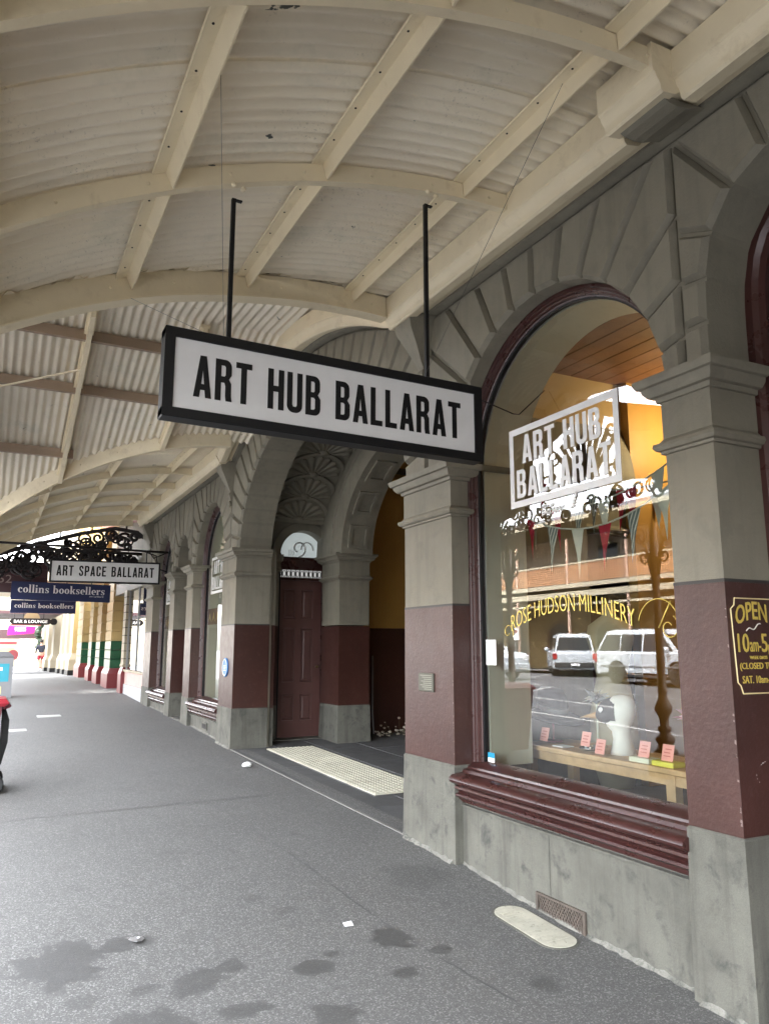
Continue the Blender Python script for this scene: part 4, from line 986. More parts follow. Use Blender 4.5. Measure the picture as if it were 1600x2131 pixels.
font_text('BAR & LOUNGE', (-2.2, 31.998, 2.385), (1, 0, 0), (0, 0, 1), .11, 1.15, whiteL, S5, bold=.02)
MB().box(-3.6, -2.36, 32.03, 32.05, 2.53, 2.56).box(-1.9, -1.88, 32.03, 32.05, 2.55, 3.5).box(-1.2, -1.18, 32.03, 32.05, 2.55, 3.5).build('hanger_rod', dkiron, S5)
S6 = thing('hanging_sign', 'bright magenta sign board with white print beyond the bar sign', 'sign', (-1.8, 36, 2.4))
MB().prism([(-2.30, 2.37), (-1.22, 2.35), (-1.30, 2.06), (-1.42, 2.04), (-2.32, 1.97)], 36, 36.08, 'y').build('sign_panel', magenta, S6)
MB().box(-2.25, -1.05, 36.0, 36.1, 2.375, 2.44).build('top_rail', redW, S6)
font_text('OPEN', (-2.05, 35.998, 2.24), (1, 0, 0), (0, 0, 1), .075, .42, whiteL, S6, bold=.02); font_text('TODAY', (-2.05, 35.998, 2.14), (1, 0, 0), (0, 0, 1), .075, .45, whiteL, S6, bold=.02)
MB().box(-2.1, -2.08, 36.03, 36.06, 2.4, 3.6).box(-1.3, -1.28, 36.03, 36.06, 2.4, 3.6).build('hanger_rod', dkiron, S6)

# painted opening hours on the jamb of the near pier: flat print
SG = thing('painted_sign', 'gold OPEN hours lettering with scalloped border on maroon jamb', 'sign', (.17, 2.42, 1.5))
YJ = 2.4235
bp = [(.035, 1.345), (.07, 1.29), (.32, 1.29), (.345, 1.345), (.345, 1.665), (.31, 1.72), (.07, 1.72), (.06, 1.70), (.035, 1.685)]
bp = [(.032, 1.34), (.05, 1.325), (.062, 1.29), (.31, 1.29), (.32, 1.325), (.34, 1.34), (.34, 1.675), (.32, 1.69), (.31, 1.722), (.05, 1.722), (.044, 1.69), (.02, 1.672)]
MB().tube([(a, YJ, z) for a, z in bp], .0032, 5, True).build('border', flat('pale_gold_line', (.75, .62, .33), .5), SG)
font_text('OPEN', (.05, YJ, 1.585), (1, 0, 0), (0, 0, 1), .085, .215, goldL, SG, bold=.012, bend=lambda t: .04 * (1 - (1.5 * t - .9) ** 2))
MB().tube([(.115 + .1 * t, YJ, 1.572 + .03 * t + .008 * math.sin(9 * t)) for t in [i / 12 for i in range(13)]], .0028, 5).build('flourish', flat('white_flourish', (.7, .68, .6), .5), SG)
font_text('10', (.052, YJ, 1.475), (1, 0, 0), (0, 0, 1), .085, .075, goldL, SG, bold=.006); font_text('am-', (.132, YJ, 1.477), (1, 0, 0), (0, 0, 1), .045, .075, goldL, SG); font_text('5', (.213, YJ, 1.475), (1, 0, 0), (0, 0, 1), .085, .04, goldL, SG, bold=.006); font_text('pm', (.257, YJ, 1.465), (1, 0, 0), (0, 0, 1), .045, .065, goldL, SG)
font_text('WEEK DAYS', (.125, YJ, 1.443), (1, 0, 0), (0, 0, 1), .016, .12, goldL, SG, bold=.01)
font_text('(CLOSED TUES)', (.055, YJ, 1.39), (1, 0, 0), (0, 0, 1), .038, .27, goldL, SG, bold=.004)
font_text('SAT. 10am-3.30', (.065, YJ, 1.335), (1, 0, 0), (0, 0, 1), .034, .25, goldL, SG, bold=.004)
chip = flat('chipped_white_paint', (.5, .45, .42), .7)
b = MB()
for (x, z, w, h) in ((.15, .98, .012, .006), (.165, .985, .008, .005), (.14, .975, .006, .004), (.105, .93, .003, .008), (.108, .915, .003, .006), (.12, .9, .004, .006)): b.add([(x, YJ, z), (x + w, YJ, z + h * .4), (x + w * .7, YJ, z + h), (x - w * .2, YJ, z + h * .7)], [(0, 1, 2, 3)])
part(b, 'paint_chip', chip)
# plaques
bp_ = thing('brass_plaque', 'small weathered metal plaque screwed to the maroon pier', 'plaque', (0, 5.15, 1.16))
MB().bbox(-.014, .0, 5.045, 5.265, 1.165, 1.302, .003).build('plate', flat('weathered_brass', (.10, .10, .08), .5, .5), bp_)
b = MB()
for i in range(8): b.box(-.0155, -.0138, 5.07, 5.07 + .17 * (.65 + .35 * ((i * 7) % 5) / 4), 1.18 + i * .0145, 1.186 + i * .0145)
b.build('raised_lettering', flat('raised_brass', (.22, .22, .18), .4, .6), bp_)
bl = thing('blue_plaque', 'round blue heritage plaque on the far maroon pier', 'plaque', (0, 10.75, 1.1))
MB().lathe([(0, 0), (.13, 0), (.13, -.012), (.12, -.018), (0, -.018)], 24, (-.004, 10.75, 1.215), 'x').build('disc', flat('blue_enamel', (.03, .16, .42), .3), bl)
b = MB().tube([(-.024, 10.75 + .11 * math.cos(t), 1.215 + .11 * math.sin(t)) for t in [i * math.pi / 12 for i in range(24)]], .005, 5, True)
for i in range(4): b.box(-.0245, -.0215, 10.69 + .01 * (i % 2), 10.81 - .012 * (i % 2), 1.17 + i * .022, 1.178 + i * .022)
b.build('raised_lettering', whiteL, bl)

# ================================================================== footpath fittings and litter
lidM = paint('cream_access_lid', (.50, .48, .39), .7, .18, 9, 0, .3, .4, 60, (.12, .12, .10), .0, dirt_amt=.9, dirt_scale=26, dirt_lo=.56)
zl = -.064
cv = thing('access_cover', 'cream oval access lid set in the footpath below the vent', 'cover', (-.11, 3.75, zl))
def stadium(cx, cy, L, w, n=12): return [(cx + w * math.cos(a), cy + L + w * math.sin(a)) for a in [math.pi * i / n for i in range(n + 1)]] + [(cx + w * math.cos(a), cy - L + w * math.sin(a)) for a in [math.pi + math.pi * i / n for i in range(n + 1)]]
def tilt_cover(o):
    for v in o.data.vertices: v.co.z = pz(v.co.x, v.co.y) + (v.co.z - zl)
tilt_cover(MB().prism(stadium(-.135, 3.76, .20, .105), zl - .02, zl + .005, 'z').build('lid', lidM, cv)); tilt_cover(MB().prism(stadium(-.135, 3.76, .205, .118), zl - .03, zl + .0025, 'z').build('rim', plinthM, cv))
b = MB()
for i in range(16): b.box(-.205, -.065, 3.55 + i * .028, 3.562 + i * .028, zl + .005, zl + .008)
tilt_cover(b.build('tread_rib', lidM, cv))
vg = thing('vent_grille', 'rusty perforated air vent at the foot of the wall', 'vent', (.05, 3.74, -.06))
rustM = paint('rusted_iron', (.085, .068, .055), .8, .3, 12, 0, .3, .4, 50, (.07, .045, .035), 0)
b = MB().box(.034, .052, 3.525, 3.545, -.07, .058).box(.034, .052, 3.935, 3.955, -.07, .058).box(.034, .052, 3.545, 3.935, .045, .058).box(.034, .052, 3.545, 3.935, -.09, -.065)
b.build('frame', rustM, vg)
b = MB()
for i in range(17): b.strip((.042, 3.545 + i * .024 - .04, -.065), (.042, 3.545 + i * .024 + .04, .045), .007, (1, 0, 0), .008).strip((.0435, 3.545 + i * .024 + .04, -.065), (.0435, 3.545 + i * .024 - .04, .045), .007, (1, 0, 0), .008)
for v in b.v: v.y = min(max(v.y, 3.54), 3.94)
b.build('lattice', rustM, vg); MB().box(.0495, .051, 3.54, 3.94, -.07, .05).build('dark_backing', blackM, vg)
for nm, yv in (('vent_grille', 12.0),):
    v2 = thing(nm, 'small dark vent at the wall foot under the far shop window', 'vent', (.05, yv, .1)); MB().box(.035, .052, yv - .15, yv + .15, .25, .36).build('frame', plinthM, v2); MB().box(.032, .036, yv - .12, yv + .12, .27, .34).build('lattice', dkiron, v2)
def litter(name, label, x, y, rad, flat_=False, m=whiteL, seed=1):
    random.seed(seed); z = pz(x, y); b = MB()
    b.ico((x, y, z + rad * (.15 if flat_ else .45)), rad, 2, (1.0, 1.2, .16 if flat_ else .5))
    for v in b.v: v += Vector((random.uniform(-1, 1), random.uniform(-1, 1), random.uniform(-.3, 1) * .6)) * rad * .22; v.z = max(v.z, z + .001)
    return tag(b.build(name, m), label, 'litter')
litter('paper_scrap', 'crumpled white tissue lying on footpath before the entrance', -.2, 9.0, .06, seed=4)
litter('foil_wrapper', 'crumpled silver foil wrapper beside a wet stain', -2.17, 4.53, .035, True, flat('crumpled_foil', (.55, .55, .56), .3, .8), seed=2)
b = MB(); x, y = -1.07, 4.23; z = pz(x, y)
b.loft([[(x - .028, y - .02, z + .003), (x + .022, y - .03, z + .004), (x + .03, y + .022, z + .012), (x - .02, y + .03, z + .006)], [(x - .028, y - .02, z + .0045), (x + .022, y - .03, z + .0055), (x + .03, y + .022, z + .0135), (x - .02, y + .03, z + .0075)]])
tag(b.build('paper_scrap', whiteL), 'small square white paper scrap on the near footpath', 'litter')
fl_ = thing('dried_flowers', 'clump of dried white flowers on the dark porch floor', 'plant', (2.7, 10.6, .12))
random.seed(9); b = MB(); st = MB(); strawM = flat('dry_petals', (.55, .5, .42), .8)
for i in range(60):
    u = random.uniform(-.38, .38); p = Vector((2.72 + u, 10.72 + random.uniform(-.12, .12), .17 + random.random() ** 1.5 * .28 * (1 - abs(u) / .5)))
    b.ico(p, random.uniform(.012, .028), 1, (1, 1, .7)); st.tube([(2.72 + u * .4, 10.72, .12), p], .003, 4)
b.build('petals', strawM, fl_); st.build('stems', flat('dry_stems', (.10, .085, .05), .8), fl_)
pc = MB()
for (x, y, w, l) in ((-2.1, 15.5, .4, .35), (-2.6, 13.6, .25, .3)): pc.box(x, x + w, y, y + l, pz(x, y) - .02, pz(x + w, y + l) + .004)
tag(pc.build('service_cover', flat('pale_concrete_lid', (.42, .42, .4), .8)), 'pale rectangular service covers let into the footpath', 'cover')

# wheelie bin with maroon body, red lid
bin_ = thing('wheelie_bin', 'maroon wheelie bin with red lid at the kerb', 'bin', (-3.09, 9.05, .05), world=False)
binM = flat('maroon_bin_plastic', (.10, .018, .025), .45); lidR = flat('red_lid_plastic', (.22, .012, .02), .4)
MB().loft([[(-.2, -.22, .06), (.2, -.22, .06), (.2, .22, .06), (-.2, .22, .06)], [(-.27, -.28, .86), (.27, -.28, .86), (.27, .28, .86), (-.27, .28, .86)]]).build('body', binM, bin_)
MB().loft([[(-.29, -.30, .86), (.29, -.30, .86), (.29, .30, .86), (-.29, .30, .86)], [(-.30, -.31, .89), (.33, -.31, .89), (.33, .31, .89), (-.30, .31, .89)], [(-.22, -.24, .95), (.3, -.24, .93), (.3, .24, .93), (-.22, .24, .95)]]).build('lid', lidR, bin_)
MB().tube([(.28, -.26, .84), (.335, -.26, .86), (.335, .26, .86), (.28, .26, .84)], .016, 8).build('handle', binM, bin_)
for s in (-1, 1):
    w = MB().lathe([(.0, -.03), (.09, -.03), (.10, -.02), (.10, .02), (.09, .03), (0, .03)], 20, (.24, s * .25, .10), 'y').build('wheel', rubber, bin_)
MB().lathe([(.012, -.25), (.012, .25)], 8, (.24, 0, .10), 'y').build('axle', dkiron, bin_)
b = MB().loft([[(.27, -.2, .3), (.30, -.16, .28), (.30, .16, .28), (.27, .2, .3)], [(.28, -.22, .5), (.345, -.19, .5), (.345, .19, .5), (.28, .22, .5)], [(.28, -.22, .72), (.345, -.19, .72), (.345, .19, .72), (.28, .22, .72)], [(.27, -.2, .84), (.30, -.16, .85), (.30, .16, .85), (.27, .2, .84)]]); b.build('back_brace', rubber, bin_)
# grey street bin enclosure with cyan poster
kb = thing('street_bin', 'grey metal street bin housing with a cyan poster', 'bin', (-2.85, 20.5, .25), world=False)
MB().bbox(-.35, .42, -.3, .3, 0, 1.02, .02).build('housing', greyiron, kb)
MB().loft([[(-.36, -.31, 1.02), (.43, -.31, 1.02), (.43, .31, 1.02), (-.36, .31, 1.02)], [(-.25, -.25, 1.14), (.3, -.25, 1.14), (.3, .25, 1.14), (-.25, .25, 1.14)]]).build('hood', greyiron, kb)
MB().box(-.28, .34, -.306, -.299, .45, .86).build('poster', flat('cyan_poster', (.03, .28, .36), .4), kb)
MB().box(-.2, .2, -.310, -.305, .70, .78).box(-.2, .1, -.310, -.305, .62, .66).build('poster_print', whiteL, kb); MB().box(-.28, .2, -.307, -.299, .16, .34).build('notice', flat('yellow_notice', (.6, .6, .25), .5), kb)

# ================================================================== SHOP WINDOW DISPLAY
bn = thing('display_bench', 'long pale timber bench inside the shop window', 'bench', (.9, 4.2, .36))
for i in range(3): MB().bbox(.68 + i * .165, .84 + i * .165, 2.85, 4.93, .745, .78, .004).build('board', benchM, bn)
for yy in (3.45, 4.82):
    for xx in (.7, 1.1): MB().bbox(xx, xx + .06, yy, yy + .07, .36, .744, .004).build('leg', benchM, bn)
MB().box(.705, .73, 2.9, 4.88, .68, .743).build('rail', benchM, bn)
cardM = flat('salmon_price_card', (.80, .36, .30), .6); ink = flat('card_ink', (.55, .15, .12), .6)
spec = [(4.72, .81, 'salmon price card at the window end below the black hat'), (4.27, .82, 'salmon price card between the black hat and the mannequin head'), (4.13, .785, 'salmon price card leaning at the foot of the mannequin head'), (3.73, .81, 'salmon price card on a pale block beside the mannequin head'), (3.54, .79, 'salmon price card on a yellow block at the bench end')]
for i, (yy, zz, lb) in enumerate(spec):
    c = thing('price_card', lb, 'card', (.74, yy, zz), group='salmon price cards on the bench')
    if i >= 3: MB().bbox(.70, .80, yy - .085, yy + .085, .781, .812, .004).build('block', flat('card_block_%d' % i, (.72, .72, .55) if i == 3 else (.75, .68, .12), .5), c); zz = .813
    MB().add([(.74, yy + .045, zz), (.74, yy - .045, zz), (.765, yy - .045, zz + .095), (.765, yy + .045, zz + .095), (.743, yy + .045, zz), (.743, yy - .045, zz), (.768, yy - .045, zz + .095), (.768, yy + .045, zz + .095)], [(0, 1, 2, 3), (7, 6, 5, 4), (0, 4, 5, 1), (1, 5, 6, 2), (2, 6, 7, 3), (3, 7, 4, 0)]).build('card', cardM, c)
    MB().box(.744, .7455, yy - .025, yy + .03, zz + .025, zz + .031).box(.75, .7515, yy - .02, yy + .028, zz + .045, zz + .051).box(.755, .7565, yy - .028, yy + .02, zz + .065, zz + .071).build('print', ink, c)
# mannequin head in a crow mask
hd = thing('mannequin_head', 'white mannequin head wearing a black bird mask with a long tan beak', 'mannequin', (.9, 4.08, .78))
hw = flat('white_foam', (.72, .70, .64), .7)
rings = []
for z, rx, ry, dy in ((0, .085, .085, 0), (.03, .08, .078, 0), (.10, .062, .062, .0), (.15, .06, .065, .01), (.18, .07, .09, .03), (.22, .078, .105, .025), (.27, .082, .115, .01), (.32, .08, .115, 0), (.36, .068, .095, -.005), (.385, .045, .065, -.01), (.395, .01, .015, -.01)):
    rings.append([(.9 + rx * math.cos(a), 4.07 + dy + ry * math.sin(a), .78 + z) for a in [2 * math.pi * i / 20 for i in range(20)]])
MB().loft(rings).build('head', hw, hd, True)
b = MB(); rings = []
for q, r0, zc in ((-.05, .06, 1.06), (-.045, .112, 1.06), (.03, .122, 1.06), (.09, .112, 1.055), (.14, .085, 1.04), (.185, .045, 1.025)):
    rings.append([(.9 + r0 * math.cos(a) * .86, 4.10 + q, zc + r0 * math.sin(a) * .82) for a in [2 * math.pi * i / 16 for i in range(16)]])
b.loft(rings); b.build('mask', flat('black_feather_mask', (.02, .02, .023), .7), hd, True)
MB().loft([[(.9 + r0 * math.cos(a), 4.25 + q, zc + r0 * math.sin(a) * .8) for a in [2 * math.pi * i / 12 for i in range(12)]] for q, r0, zc in ((-.02, .042, 1.03), (.06, .032, 1.02), (.16, .016, 1.005), (.24, .002, .99))]).build('beak', flat('tan_beak', (.55, .33, .14), .5), hd, True)
MB().ico((.806, 4.165, 1.07), .026, 2, (.5, 1, .8)).build('eye', whiteL, hd, True)
# black hat on a stand
ht = thing('black_hat', 'black felt hat with grey band on a slim stand', 'hat', (.95, 4.95, .78))
felt = flat('black_felt', (.008, .009, .011), .9, 0, .2)
MB().loft([[(.95 + r0 * math.cos(a) * .8, 4.86 + r0 * math.sin(a), 1.0 + z - .18 * (.5 - .5 * 1) + .05 * math.sin(a) * (r0 / .25)) for a in [2 * math.pi * i / 28 for i in range(28)]] for r0, z in ((.27, -.03), (.275, -.022), (.2, .0), (.135, .01), (.135, .06), (.125, .14), (.10, .175), (.05, .185), (.005, .17))]).build('crown', felt, ht, True)
MB().loft([[(.95 + r0 * math.cos(a) * .8, 4.86 + r0 * math.sin(a), 1.03 + z + .026 * math.sin(a)) for a in [2 * math.pi * i / 28 for i in range(28)]] for r0, z in ((.137, -.01), (.139, -.008), (.138, .022), (.136, .024))], False).build('band', flat('grey_ribbon', (.25, .25, .25), .5), ht, True)
MB().tube([(.95, 4.86, .78), (.95, 4.86, 1.0)], .008, 8).lathe([(.07, 0), (.07, .01), (.01, .015)], 16, (.95, 4.86, .78)).build('stand', flat('pink_stand', (.5, .2, .22), .4), ht)
df = thing('dress_form', 'cream dress form standing behind the black hat', 'mannequin', (1.5, 4.85, .36))
MB().lathe([(.0, 0), (.13, 0), (.19, .25), (.185, .55), (.12, .85), (.15, 1.0), (.19, 1.15), (.17, 1.25), (.06, 1.33), (.055, 1.42), (0, 1.43)], 20, (1.5, 4.78, .42)).build('torso', flat('cream_calico', (.5, .43, .28), .8), df, True)
def spiky(name, label, cx, cy, z0, zc, ms, n, r, seed, cat='headpiece'):
    t = thing(name, label, cat, (cx, cy, z0)); random.seed(seed)
    MB().tube([(cx, cy, z0), (cx, cy, zc)], .007, 8).lathe([(.055, 0), (.055, .012), (.008, .018)], 14, (cx, cy, z0)).build('stand', flat(name + '_stand', (.62, .64, .5), .4), t)
    for k, m in enumerate(ms):
        b = MB()
        for i in range(n):
            d = Vector((random.gauss(0, .6), random.gauss(0, 1), random.gauss(.2, .8))).normalized(); l = r * random.uniform(.5, 1); p = Vector((cx, cy, zc)); s = d.orthogonal().normalized() * .014
            b.add([p - s, p + d * l * .5 - s * 1.3 + Vector((0, 0, .01)), p + d * l, p + d * l * .5 + s * 1.3, p + s], [(0, 1, 2, 3, 4)])
        b.ico((cx, cy, zc), r * .3, 1, (1, 1, .8)); b.build('petals', m, t)
spiky('feather_headpiece', 'silver and white feather headpiece on a pale stand', 1.0, 4.42, .78, 1.12, [flat('white_feather', (.6, .6, .56), .7), flat('silver_grey_feather', (.2, .21, .22), .6)], 14, .14, 5)
spiky('ribbon_headpiece', 'red and white checked bow headpiece near the pier', .95, 3.52, .78, 1.06, [flat('dark_red_ribbon', (.22, .02, .03), .6), flat('pink_check_ribbon', (.6, .33, .3), .7)], 16, .14, 6)
dsh = thing('silver_ornament', 'small silver dish of ornaments on the bench', 'ornament', (.85, 4.35, .78))
MB().lathe([(0, .0), (.06, .002), (.085, .015), (.08, .018), (.055, .008), (0, .006)], 18, (.85, 4.33, .781)).build('dish', flat('silver_plate', (.6, .6, .6), .25, .9), dsh, True)
for k in range(5): MB().ico((.85 + .03 * math.cos(k * 1.3), 4.33 + .035 * math.sin(k * 1.3), .80), .018, 1).build('bead', flat('silver_bead_%d' % k, (.5, .5, .5), .3, .9), dsh, True)
tag(MB().bbox(.74, .84, 4.5, 4.62, .781, .79, .002).build('leaflet_stack', whiteL), 'flat pale leaflet lying on the display bench', 'leaflet')
# bunting
buntR = flat('crimson_bunting', (.35, .012, .03), .8); buntW = flat('white_bunting', (.62, .62, .52), .8)
def striped():
    m, t, b = new_mat('striped_bunting'); g = N(t, 'ShaderNodeNewGeometry'); sx = N(t, 'ShaderNodeSeparateXYZ'); t.links.new(g.outputs['Position'], sx.inputs[0])
    w = mathn(t, 'SINE', mathn(t, 'MULTIPLY', mathn(t, 'ADD', sx.outputs[1], mathn(t, 'MULTIPLY', sx.outputs[2], .35)), 190)); c = ramp(t, w, .45, .55, (.16, .19, .17, 1), (.60, .60, .52, 1)); t.links.new(c, b.inputs['Base Color']); b.inputs['Roughness'].default_value = .8; return m
buntS = striped()
def bunting(name, label, pts, cols, hang=.34, wdt=.125):
    t = thing(name, label, 'bunting', pts[0]); pts = [Vector(p) for p in pts]
    MB().tube(pts, .006, 6).build('cord', buntW, t); L = [0]
    for p, q in zip(pts, pts[1:]): L.append(L[-1] + (q - p).length)
    n = len(cols)
    for i, c in enumerate(cols):
        s = L[-1] * (i + .5) / n; k = max(j for j in range(len(L)) if L[j] <= s); k = min(k, len(pts) - 2)
        d = (pts[k + 1] - pts[k]).normalized(); p = pts[k] + d * (s - L[k]); hh = hang * random.uniform(.9, 1.1); sw = random.uniform(-.03, .03)
        a, b_ = p - d * wdt / 2, p + d * wdt / 2; tip = p + Vector((sw, random.uniform(-.02, .02), -hh)); mid1 = (a + tip) / 2 + Vector((.012, 0, 0)); mid2 = (b_ + tip) / 2 - Vector((.008, 0, 0))
        MB().add([a, mid1, mid2, b_, tip], [(0, 1, 2, 3), (1, 4, 2)]).build('pennant', c, t)
def sag(a, b_, d, n=14): a, b_ = Vector(a), Vector(b_); return [tuple(a + (b_ - a) * (i / n) - Vector((0, 0, d * 4 * (i / n) * (1 - i / n)))) for i in range(n + 1)]
random.seed(21)
bunting('bunting', 'front string of red white and striped pennants just inside the glass', sag((.62, 4.75, 2.52), (.62, 2.55, 3.0), .42), [buntR, buntS, buntW, buntR, buntS, buntW, buntR, buntS, buntW])
bunting('bunting', 'second string of mixed pennants hanging behind the white window lettering', sag((.9, 4.95, 2.9), (1.1, 2.55, 2.9), .30), [buntR, buntW, buntS, buntR, buntW, buntS, buntR, buntW, buntR])
bunting('bunting', 'upper string of long crimson and striped pennants rising towards the near pier', sag((.78, 4.9, 2.62), (.78, 2.5, 3.2), .34), [buntW, buntR, buntS, buntW, buntR, buntW, buntR, buntS, buntR, buntS])
bunting('bunting', 'rear string of small dark red pennants deep in the shop', sag((2.2, 4.98, 2.9), (2.4, 2.6, 2.9), .35), [buntR, buntR, buntW, buntR, buntR, buntR, buntR, buntR, buntR], .2)
# warm lamp in the shop
lm = thing('pendant_lamp', 'glowing warm pendant lamp hanging from the shop ceiling', 'lamp', (2.35, 4.35, 3.86))
MB().ico((2.35, 4.35, 3.46), .055, 2).build('bulb', flat('glowing_bulb', (1, .8, .5), .4, 0, .5, (1, .72, .32), 1.0), lm, True)
MB().lathe([(.03, .07), (.03, .11), (.012, .13), (.006, .15), (.006, .40)], 12, (2.35, 4.35, 3.46)).build('flex', flat('brass_flex', (.4, .28, .1), .4, .8), lm, True)
pl = bpy.data.lights.new('lamp_light', 'POINT'); pl.energy = 1.7; pl.color = (1, .74, .42); pl.shadow_soft_size = .06
po = bpy.data.objects.new('lamp_light', pl); COL.objects.link(po); po.location = (2.35, 4.35, 3.36)

# ================================================================== NEIGHBOURING BUILDINGS along the footpath
CS = thing('corner_shop', 'pink and cream shopfront with glazing next to the grey building', 'shop', (0, 19.5, .35))
pinkM = paint('faded_pink_paint', (.50, .33, .30), .55, .1, 2); slatM = flat('grey_slat', (.4, .41, .42), .5)
for i in range(7): MB().bbox(.02, .1, 17.3, 20.0, .05 + i * .08, .125 + i * .08, .004).build('slat', slatM, CS)
MB().box(.04, .12, 17.27, 20.0, .61, .9).build('stall_riser', pinkM, CS); MB().bbox(.0, .16, 17.27, 20.0, .90, .95, .01).build('sill', creamW, CS)
sg = MB().box(.08, .086, 17.3, 20.0, .95, 2.9).build('window', glassM, CS)
for y in (17.3, 18.6, 19.95): MB().box(.06, .10, y, y + .05, .95, 2.9).build('mullion', greyiron, sg)
MB().box(.10, .105, 17.35, 19.95, 2.28, 2.5).build('sign_band', flat('blue_grey_band', (.09, .11, .13), .4), sg)
font_text('good food', (.097, 19.75, 2.31), (0, -1, 0), (0, 0, 1), .15, 1.7, whiteL, sg, bold=.02); font_text('AND DRINKS', (.097, 19.75, 2.6), (0, -1, 0), (0, 0, 1), .15, 2.0, whiteL, sg, bold=.01)
MB().box(1.8, 1.9, 17.25, 20.3, .3, 3.1).box(.1, 1.8, 17.25, 20.3, .3, .4).build('shop_interior', reveal, CS)
MB().box(.02, .6, 17.24, 22.2, 2.87, 9.5).build('wall', stone, CS)
p = MB().rect_loft(.0, .4, 20.0, 20.4, [(1.0, 0), (1.02, .02), (1.06, .02), (1.08, 0), (2.9, 0)]).build('pilaster', creamW, CS); MB().rect_loft(.0, .4, 20.0, 20.4, [(-.2, .05), (.85, .05), (1.0, .0)]).build('pilaster_base', redW, p)
for k in range(9): MB().box(-.006, .41, 19.995, 20.405, 1.2 + k * .19, 1.215 + k * .19).build('joint', dkiron, p)
d = MB().box(.7, .75, 20.4, 21.6, .35, 2.9).build('door', redW, CS); MB().box(.66, .7, 20.55, 21.45, 1.2, 2.6).build('pane', glassC, d)
q = MB().box(.35, .8, 21.55, 22.2, .8, 2.9).build('door_jamb', creamW, CS); MB().box(.33, .82, 21.53, 22.2, -.1, .8).build('plinth_stone', plinthM, q)
mtr = MB().bbox(.2, .34, 21.5, 21.75, 1.0, 1.3, .01).build('meter_box', blackM, CS)

YB = thing('yellow_building', 'yellow banded building with bottle green dado and red base', 'building', (0, 27, .4))
for (y0, y1) in ((22.2, 23.3), (24.5, 25.4), (26.6, 27.4), (29.6, 31.2)):
    base = lerp_table(ZE, y0); pr_ = None
    p = MB().box(.0, .6, y0, y1, 1.66, 6.0).build('pier', yellowW, YB)
    k = 0; z = 1.66
    while z < 3.8:
        MB().rect_loft(-.012, .6, y0 - .012, y1 + .012, [(z + .012, -.01), (z + .02, .012), (z + .25, .012), (z + .258, -.01)]).build('rusticated_block', yellowW, p); z += .27
    z = .92
    for k in range(3): MB().rect_loft(-.015, .6, y0 - .015, y1 + .015, [(z + .006, -.004), (z + .014, .01), (z + .232, .01), (z + .24, -.004)]).build('dado_block', greenW, p); z += .247
    MB().rect_loft(-.02, .6, y0 - .02, y1 + .02, [(-.2, .06), (.78, .06), (.90, .01), (.925, .0)]).build('base', redW, p)
MB().box(.55, .7, 22.2, 32.5, .3, 7.5).build('wall', yellowW, YB)
for (y0, y1) in ((23.4, 24.4), (25.5, 26.5), (27.6, 29.4)):
    w = MB().box(.5, .56, y0, y1, 1.1, 3.4).build('window', whiteS, YB); MB().box(.49, .5, y0 + .08, y1 - .08, 1.2, 3.3).build('pane', glassC, w)
CB = thing('pilastered_building', 'pale cream building with tall fluted pilasters on black feet', 'building', (0, 42, .3))
for (y0, y1) in ((32.7, 33.9), (35.2, 36.0), (37.6, 38.6), (42.4, 43.8), (46.8, 48.4), (51, 53)):
    b0 = lerp_table(ZE, y0)
    p = MB().rect_loft(-.05, .6, y0, y1, [(b0 + .85, 0), (6.5, 0)]).build('pilaster', creamW if y0 > 34 else yellowW, CB)
    MB().rect_loft(-.05, .6, y0, y1, [(b0 + .2, .1), (b0 + .6, .1), (b0 + .72, .05), (b0 + .85, .0)]).build('pilaster_base', creamW, p); MB().rect_loft(-.05, .6, y0, y1, [(b0 - .3, .12), (b0 + .2, .12)]).build('foot', blackM, p)
MB().box(.4, .7, 32.5, 62, -.2, 8).build('wall', creamW, CB)
for y in (34.4, 36.6, 40, 45, 49.5): w = MB().box(.36, .41, y, y + 1, 1.0, 3.2).build('window', whiteS, CB); MB().box(.34, .36, y + .08, y + .92, 1.1, 3.1).build('pane', glassC, w)
# next verandah: dark fretwork end, maroon fascia, red iron roof
NV = thing('dark_fretwork_verandah', 'next verandah with dark iron fretwork end, maroon fascia and red roof', 'verandah', (-3.6, 18.4, .2))
random.seed(5); b = MB(); yv = 18.3
tops = [(.15, 3.55), (.16, 3.9), (-.1, 4.12), (-.6, 4.18), (-1.3, 4.02), (-2.4, 3.66), (-3.2, 3.36), (-3.7, 3.2)]
def topz(x):
    for (a, z0), (c, z1) in zip(tops[2:], tops[3:]):
        if c <= x <= a: return z1 + (z0 - z1) * (x - c) / (a - c)
    return 3.9
b.tube([(x, yv, z) for x, z in tops], .045, 8); b.tube([(.2, yv, 3.62), (-1.5, yv, 3.62), (-3.7, yv, 3.62)], .035, 6)
for k in range(120):
    x = .05 - random.random() * 3.4; zt = topz(x); z = random.uniform(3.12, zt - .08); r0 = random.uniform(.08, .19); s = random.choice((-1, 1)); a0 = random.uniform(0, 360)
    b.tube([(x + s * r0 * (1 - a / 640) * math.cos(R(a + a0)), yv + .25 * (k % 3), z + r0 * (1 - a / 640) * math.sin(R(a + a0))) for a in range(0, 500, 28)], random.uniform(.02, .042), 6)
for x in (-.35, -1.1, -1.75): b.tube([(x, yv, topz(x)), (x, yv, topz(x) + .14)], .02, 6)
b.build('iron_fretwork', dkiron, NV, True)
b = MB().box(-3.8, -1.79, 21.0, 21.1, 2.82, 3.6)
b.build('fascia', maroonA, NV)
for k in range(4): MB().box(-3.8, -1.79, 20.985, 21.0, 2.84 + k * .19, 3.015 + k * .19).build('fascia_board', maroonA, NV)
font_text('52', (-2.9, 20.983, 3.05), (1, 0, 0), (0, 0, 1), .2, .3, flat('dull_lettering', (.3, .25, .22), .6), NV)
b = MB(); rows = []
